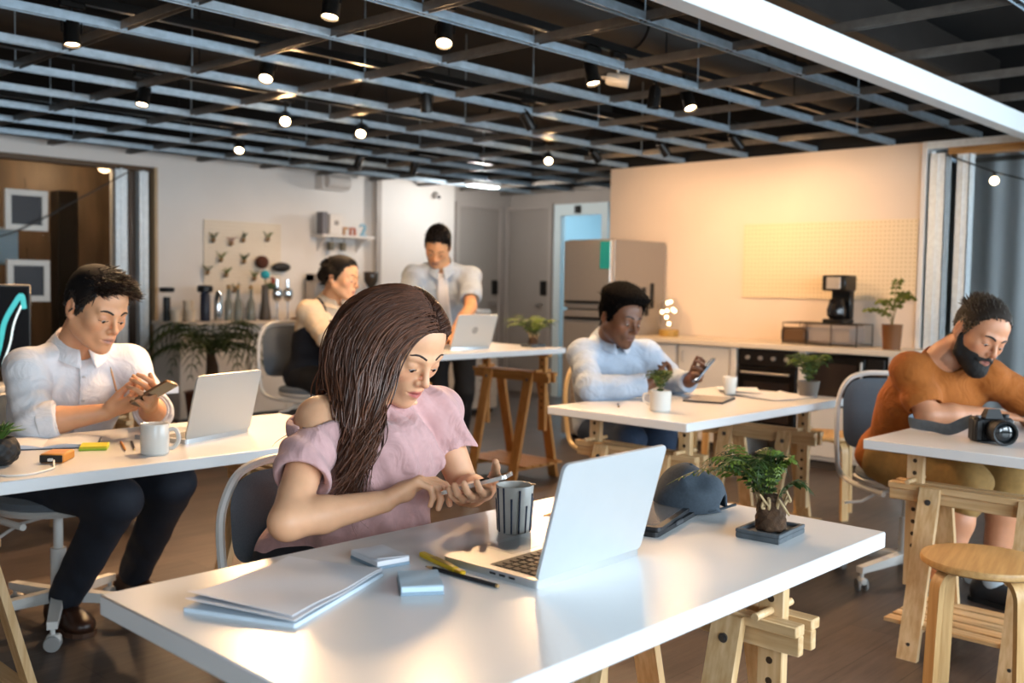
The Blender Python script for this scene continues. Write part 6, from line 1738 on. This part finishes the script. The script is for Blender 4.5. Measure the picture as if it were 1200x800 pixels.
for i, x in enumerate((5.02, 5.13)): lathe_thing('siphon_bulb', ['left', 'right'][i]+' shiny siphon bulb on the coffee bar', 'siphon', x-.03, 7.6, BARZ, [(0, 0), (.04, 0), (.04, .01), (.008, .02), (.008, .16), (.04, .19), (.048, .23), (.04, .27), (.015, .29), (.015, .36)], CHR)
t = thing('tray', 'low brown tray of jars right of the siphons', 'tray', (5.29, 7.55, BARZ)); MB().box(-.12, .12, -.1, .1, 0, .02, .004).build('tray_base', wood('tray_wood', '8a6236', '6e4c28', .5, 'x'), t, False)
for k in range(3): MB().lathe([(0, .02), (.03, .02), (.03, .09), (0, .09)], 16, Matrix.Translation((-.07+.07*k, 0, 0))).build('jar', mat('jar_brown', '4a3424', .4), t)
t = thing('espresso_machine', 'steel espresso machine on the coffee bar beside the barista', 'coffee machine', (5.62, 7.66, BARZ))
MB().box(-.17, .17, -.15, .17, 0, .05, .01).build('drip_tray', STEEL, t); MB().box(-.17, .17, .02, .17, .05, .42, .012).build('housing', STEEL, t); MB().box(-.17, .17, -.15, .17, .34, .42, .012).build('top_hood', STEEL, t)
MB().cyl((0, -.08, .34), (0, -.08, .27), .035).build('group_head', CHR, t); MB().cyl((0, -.08, .275), (0, -.20, .265), .011).build('portafilter', BLKM, t)
t = thing('coffee_grinder', 'chrome and black coffee grinder right of the barista\'s head', 'grinder', (6.06, 7.62, BARZ))
MB().box(-.06, .06, -.08, .08, 0, .06, .01).build('base', BLKM, t); MB().lathe([(.04, .06), (.055, .1), (.055, .28), (.045, .3)], 24).build('motor_body', CHR, t); MB().lathe([(.03, .3), (.07, .36), (.075, .44), (.07, .45)], 24).build('hopper', mat('hopper_smoke', '3a332c', .15), t)
# pegboard with mounted air plants
t = thing('pegboard', 'cream pegboard with air plants above the coffee bar', 'pegboard', (4.44, 7.9, 1.09)); pegboard(t, .78, .64, mat('peg_pale', 'd6ccbc', .6), (24, 20), 'y')
g = np.random.default_rng(77)
pos = ((4.507, 1.569, 0), (4.681, 1.547, 1), (4.80, 1.583, 0), (5.054, 1.602, 2), (4.581, 1.402, 2), (4.809, 1.394, 0), (4.45, 1.287, 0), (4.631, 1.269, 2), (4.715, 1.135, 0), (4.914, 1.244, 2))
wh = ('top row, far left', 'top row, pinkish', 'top row, third', 'top row, far right', 'second row, left', 'second row, middle', 'lower left', 'lower middle', 'bottom row', 'beside the brown puff')
for (x, z, k), w__ in zip(pos, wh):
    t = thing('air_plant', 'small air plant on the back pegboard, '+w__, 'plant', (x, 7.886, z), 0, 'air plants on the pegboard')
    MB().cyl((0, 0, -.03), (0, -.05, -.035), .006, n=6).build('peg', BLKM, t); MB().sphere((0, -.045, -.015), (.022, .022, .018), 8).build('bulb', mat('plant_wood', '8a6a48', .7), t)
    lm = (LEAF, mat('air_pink', 'b08a80', .6), LEAF2)[k]
    for q in range(8):
        a = g.uniform(0, 6.28); MB().tube([(0, -.045, -.01), (.03*math.cos(a), -.05+.02*math.sin(a), .03), (.06*math.cos(a), -.055+.03*math.sin(a), .035+.03*g.random())], [.005, .004, .0006], 5).build('leaf', lm, t)
for x, z, m_, lab, sz in ((4.985, 1.375, mat('brown_puff', '4a2414', .8), 'dark brown puff hanging on the pegboard', (.065, .05, .06)), (5.19, 1.335, mat('black_pan', '161310', .5), 'black oval scoop hanging at the right of the pegboard', (.10, .03, .045)), (5.10, 1.20, mat('red_tag', '8a3a2a', .6), 'small red tag on the pegboard', (.02, .012, .045))):
    t = thing('hanging_item', lab, 'decoration', (x, 7.88, z)); MB().sphere((0, -.05, 0), sz, 14).build('hanging_body', m_, t); MB().cyl((0, 0, sz[2]*.8), (0, -.06, sz[2]*.8), .005, n=6).build('hook', BLKM, t)
# small wall shelf with boxes and letters
t = thing('wall_shelf', 'white wall shelf above the coffee bar', 'shelf', (5.55, 7.9, 1.63)); MB().box(0, .62, -.2, 0, 0, .025, .003).build('board', WHITE, t, False)
for xx in (.08, .54): MB().add([(xx-.01, 0, 0), (xx+.01, 0, 0), (xx+.01, -.16, 0), (xx-.01, -.16, 0), (xx-.01, 0, -.13), (xx+.01, 0, -.13)], [(0, 1, 2, 3), (0, 4, 5, 1), (3, 2, 5, 4), (0, 3, 4), (1, 5, 2)]).build('bracket', WHITE, t, False)
SH = 1.655
t = thing('box', 'dark grey box at the left end of the wall shelf', 'box', (5.57, 7.74, SH)); MB().box(-.03, .03, -.05, .05, 0, .20, .003).build('carton', mat('box_slate', '6a6a70', .6), t, False); MB().box(-.03, .03, -.051, .05, .2, .205, .001).build('lid', mat('box_slate', '6a6a70', .6), t, False)
t = thing('clock_box', 'white box with a round dark dial on the wall shelf', 'clock', (5.70, 7.74, SH)); MB().box(-.075, .075, -.05, .05, 0, .19, .006).build('case', WHITE, t); MB().cyl((0, -.05, .11), (0, -.054, .11), .025, n=20).build('dial', mat('dial_grey', '8a8480', .5), t)
TX = {'m': 'c98a4a'}
def letter(ch, x, col, label):
    cu = bpy.data.curves.new('letter', 'FONT'); cu.body = ch; cu.size = .17; cu.extrude = .012; cu.align_x = 'CENTER'
    tmp = bpy.data.objects.new('letter', cu); link(tmp); dg = bpy.context.evaluated_depsgraph_get()
    cu = bpy.data.meshes.new_from_object(tmp.evaluated_get(dg)); bpy.data.objects.remove(tmp)
    o = bpy.data.objects.new('letter', cu); link(o); o.location = (x, 7.75, SH+.002); o.rotation_euler = (R(90), 0, 0); cu.materials.append(mat('letter_'+col, col, .5)); tag(o, label, 'letter', 'letters on the wall shelf')
letter('r', 5.845, 'b07a3c', 'brown letter shape left on the wall shelf'); letter('n', 5.935, 'b0522a', 'rust letter shape in the middle of the wall shelf'); letter('2', 6.06, '6fa6bf', 'pale blue figure two on the wall shelf')
for i, x in enumerate((5.72, 5.86)):
    t = thing('hanging_cup', ['left', 'right'][i]+' dark cup hanging under the wall shelf', 'cup', (x, 7.8, 1.63), 0, 'cups under the wall shelf'); MB().lathe([(.03, -.12), (.036, -.05), (.034, -.045), (.0, -.05)], 18, cap=False).build('cup_body', mat('olive_cup', '5a5648', .4), t); MB().tube([(0, 0, 0), (.0, -.02, -.02), (0, 0, -.045)], .004, 6).build('hook', BLKM, t)
# corrugated air unit and camera under the ceiling
t = thing('air_vent', 'white ribbed air duct end on the back wall near the ceiling', 'vent', (5.62, 7.74, 2.10))
for k in range(7): MB().lathe([(.05, 0), (.062, .012), (.062, .024), (.05, .036)], 18, Matrix.Translation((.075*k*.5, 0, .05)) @ Matrix.Rotation(R(90), 4, 'Y')).build('rib', WHITE, t)
MB().box(-.02, .28, .04, .16, -.02, .12, .004).build('bracket', WHITE, t, False)
t = thing('security_camera', 'small white security camera on the back wall', 'camera', (7.05, 7.82, 2.14)); MB().box(-.03, .03, -.01, 0, -.03, .03, .003).build('mount', WHITE, t, False); MB().cyl((0, -.01, 0), (-.03, -.10, -.03), .028, n=16).build('camera_body', WHITE, t); MB().cyl((-.03, -.10, -.03), (-.033, -.108, -.033), .02, n=16).build('lens', BLKM, t)
# drawer unit behind the standing man
t = thing('drawer_unit', 'white drawer unit on castors by the grey doors', 'drawers', (6.55, 6.75, 0), R(-6)); 
MB().box(-.18, .18, -.2, .2, .05, .62, .004).build('carcass', LAMM, t, False)
for k in range(6): d = MB().box(-.175, .175, -.215, -.2, .06+.093*k, .145+.093*k, .003).build('drawer', LAMM, t, False); MB().box(-.05, .05, -.222, -.214, .125+.093*k, .137+.093*k, .001).build('handle', STEEL, d, False)
for xx in (-.14, .14):
    for yy in (-.16, .16): MB().sphere((xx, yy, .025), (.022, .022, .025), 10).build('castor', BLKM, t)
t = thing('printer', 'white and dark printer standing by the grey door', 'printer', (7.05, 7.35, .62)); MB().box(-.22, .22, -.18, .18, .25, .33, .012).build('lid', WHITE, t); MB().box(-.22, .22, -.18, .18, .0, .25, .012).build('body', mat('printer_dark', '23252b', .5), t)
t = thing('side_cabinet', 'grey side cabinet under the printer', 'cabinet', (7.05, 7.35, 0)); MB().box(-.26, .26, -.22, .22, 0, .62, .004).build('carcass', GREYW, t, False); MB().box(-.25, .25, -.235, -.22, .03, .60, .003).build('door', GREYW, t, False)
# palm in a pot in front of the coffee bar
t = thing('palm_plant', 'dark palm in a brown pot in front of the coffee bar', 'plant', (3.86, 6.75, 0))
MB().lathe([(0, 0), (.15, 0), (.19, .36), (.20, .37), (.185, .37), (.14, .02), (0, .02)], 28, cap=False).build('pot', mat('terracotta_dark', '5a2c14', .6), t); MB().lathe([(0, .34), (.18, .34)], 20, cap=False).build('soil', mat('soil', '2e2016', .9), t)
g = np.random.default_rng(19); PL_ = mat('palm_green', '2f3f14', .5, var=.3, vscale=20)
MB().tube([(0, 0, .33), (.01, 0, .55), (0, .01, .66)], [.05, .045, .03], 10).build('trunk', mat('palm_trunk', '3c2a1a', .9, bump=.5, bscale=60), t)
for i in range(17):
    a = i*2.399+.3; L = g.uniform(.45, .62); up = g.uniform(.12, .36); d = Vector((math.cos(a), math.sin(a), 0))
    pth = bez([Vector((0, 0, .63)), Vector((0, 0, .66))+d*L*.3+Vector((0, 0, up)), Vector((0, 0, .66))+d*L*.75+Vector((0, 0, up*.95)), Vector((0, 0, .54))+d*L+Vector((0, 0, up*.2-.05))], 12)
    fb = MB(); P_ = pth
    for k in range(1, 13):
        for s in (-1, 1):
            q = P_[k]; tan = (P_[k]-P_[k-1]).normalized(); sd = tan.cross(Vector((0, 0, 1))).normalized(); L2 = .20*math.sin(math.pi*min(1, .25+.75*k/13))
            e = q+sd*s*L2*.75+tan*L2*.6-Vector((0, 0, .10*L2/.2)); m_ = q.lerp(e, .45)+Vector((0, 0, .015)); w2 = tan*.011
            fb.add([tuple(q), tuple(m_+w2), tuple(e), tuple(m_-w2)], [(0, 1, 2, 3)])
    fb.tube(P_, [.006-.004*k/12 for k in range(13)], 5); fb.build('frond', PL_, t, False)
# monitor on the far left table
t = thing('monitor', 'black monitor with a teal curve on its screen at the left edge', 'monitor', (1.51, 4.76, TZ), R(-12))
MB().box(-.13, .13, -.09, .09, 0, .012, .004).build('stand_base', BLKM, t); MB().box(-.03, .03, .02, .035, .01, .2, .003).build('stand_neck', BLKM, t)
MB().box(-.28, .28, -.015, .015, .09, .47, .006).build('bezel', BLKM, t)
MB().box(-.27, .27, -.0165, -.015, .10, .46).build('screen', mat('dark_screen', '04060a', .6, spec=.1), t, False)
MB().tube(spline([Vector(p) for p in ((.13, -.018, .12), (.15, -.018, .2), (.17, -.018, .3), (.21, -.018, .38), (.24, -.018, .42), (.25, -.018, .36))], 6), .011, 8, flat=.06, up=(0, 1, 0)).build('screen_curve', mat('screen_teal', '1f9aa0', .4, emit='1fa0a4', estr=.5), t)
MB().tube(spline([Vector(p) for p in ((.16, -.0178, .11), (.19, -.0178, .2), (.21, -.0178, .3), (.25, -.0178, .40))], 6), .004, 8, flat=.06, up=(0, 1, 0)).build('screen_line', mat('screen_white', 'c8d8da', .4, emit='c8e0e4', estr=.7), t)
# frames on the left glass
FRW = mat('frame_white', 'd3cec6', .5)
for x0, x1, z0, z1, lab in ((2.80, 3.11, 1.555, 1.86, 'upper white frame with a dark board on the left glass'), (2.81, 3.12, 1.02, 1.335, 'lower white frame with a dark board on the left glass')):
    t = thing('picture_frame', lab, 'frame', (x0, 7.86, z0), 0, 'frames on the left glass'); w_, h_ = x1-x0, z1-z0; b = .045; f_ = MB()
    for a in ((0, w_, 0, b), (0, w_, h_-b, h_), (0, b, b, h_-b), (w_-b, w_, b, h_-b)): f_.box(a[0], a[1], -.02, .02, a[2], a[3], .003)
    f_.build('frame', FRW, t, False); MB().box(b, w_-b, -.005, .012, b, h_-b).build('dark_board', mat('slate_board', '23242a', .5), t, False); MB().cyl((w_/2, 0, h_), (w_/2, .02, h_+.09), .003, n=6).build('hanging_cord', BLKM, t)
t = thing('reflection', 'pale blue sheet imitating a window reflection behind the left glass, between the frames', 'reflection', (2.6, 8.25, 1.30)); MB().box(0, .44, 0, .008, 0, .28).build('sheet', mat('pale_reflection', 'a9c3cf', .5), t, False); MB().box(-.01, .45, -.004, .012, .27, .29).build('rail', GALV, t, False)  # coloured sheet paints a window reflection; its rail is added
# pendant light cables
BULB = mat('festoon_bulb', 'fff0d6', .3, emit='ffe2b0', estr=20)
def festoon(pts, bulbs, label):
    t = thing('string_light', label, 'string light', pts[0]); o_ = Vector(pts[0]); P_ = spline([Vector(p)-o_ for p in pts], 8)
    MB().tube(P_, .005, 6).build('cable', BLKM, t)
    for b in bulbs:
        q = P_[int(b*(len(P_)-1))]; MB().cyl(tuple(q), tuple(q-Vector((0, 0, .035))), .012, n=10).build('socket', BLKM, t); MB().sphere(tuple(q-Vector((0, 0, .055))), .026, 12).build('bulb', BULB, t)
festoon(((6.70, 2.46, 2.10), (6.70, 2.30, 2.03), (6.70, 2.10, 1.95), (6.70, 1.8, 1.88), (6.70, 1.4, 1.95), (6.70, .8, 2.12)), (.36, .62, .85), 'string of festoon bulbs on the right glass partition')
festoon(((3.72, 7.80, 2.06), (3.3, 7.80, 1.80), (2.8, 7.80, 1.52), (2.3, 7.80, 1.45), (1.6, 7.80, 1.7), (1.0, 7.80, 2.08)), (.62, .78), 'dark light cable sagging across the left glass')
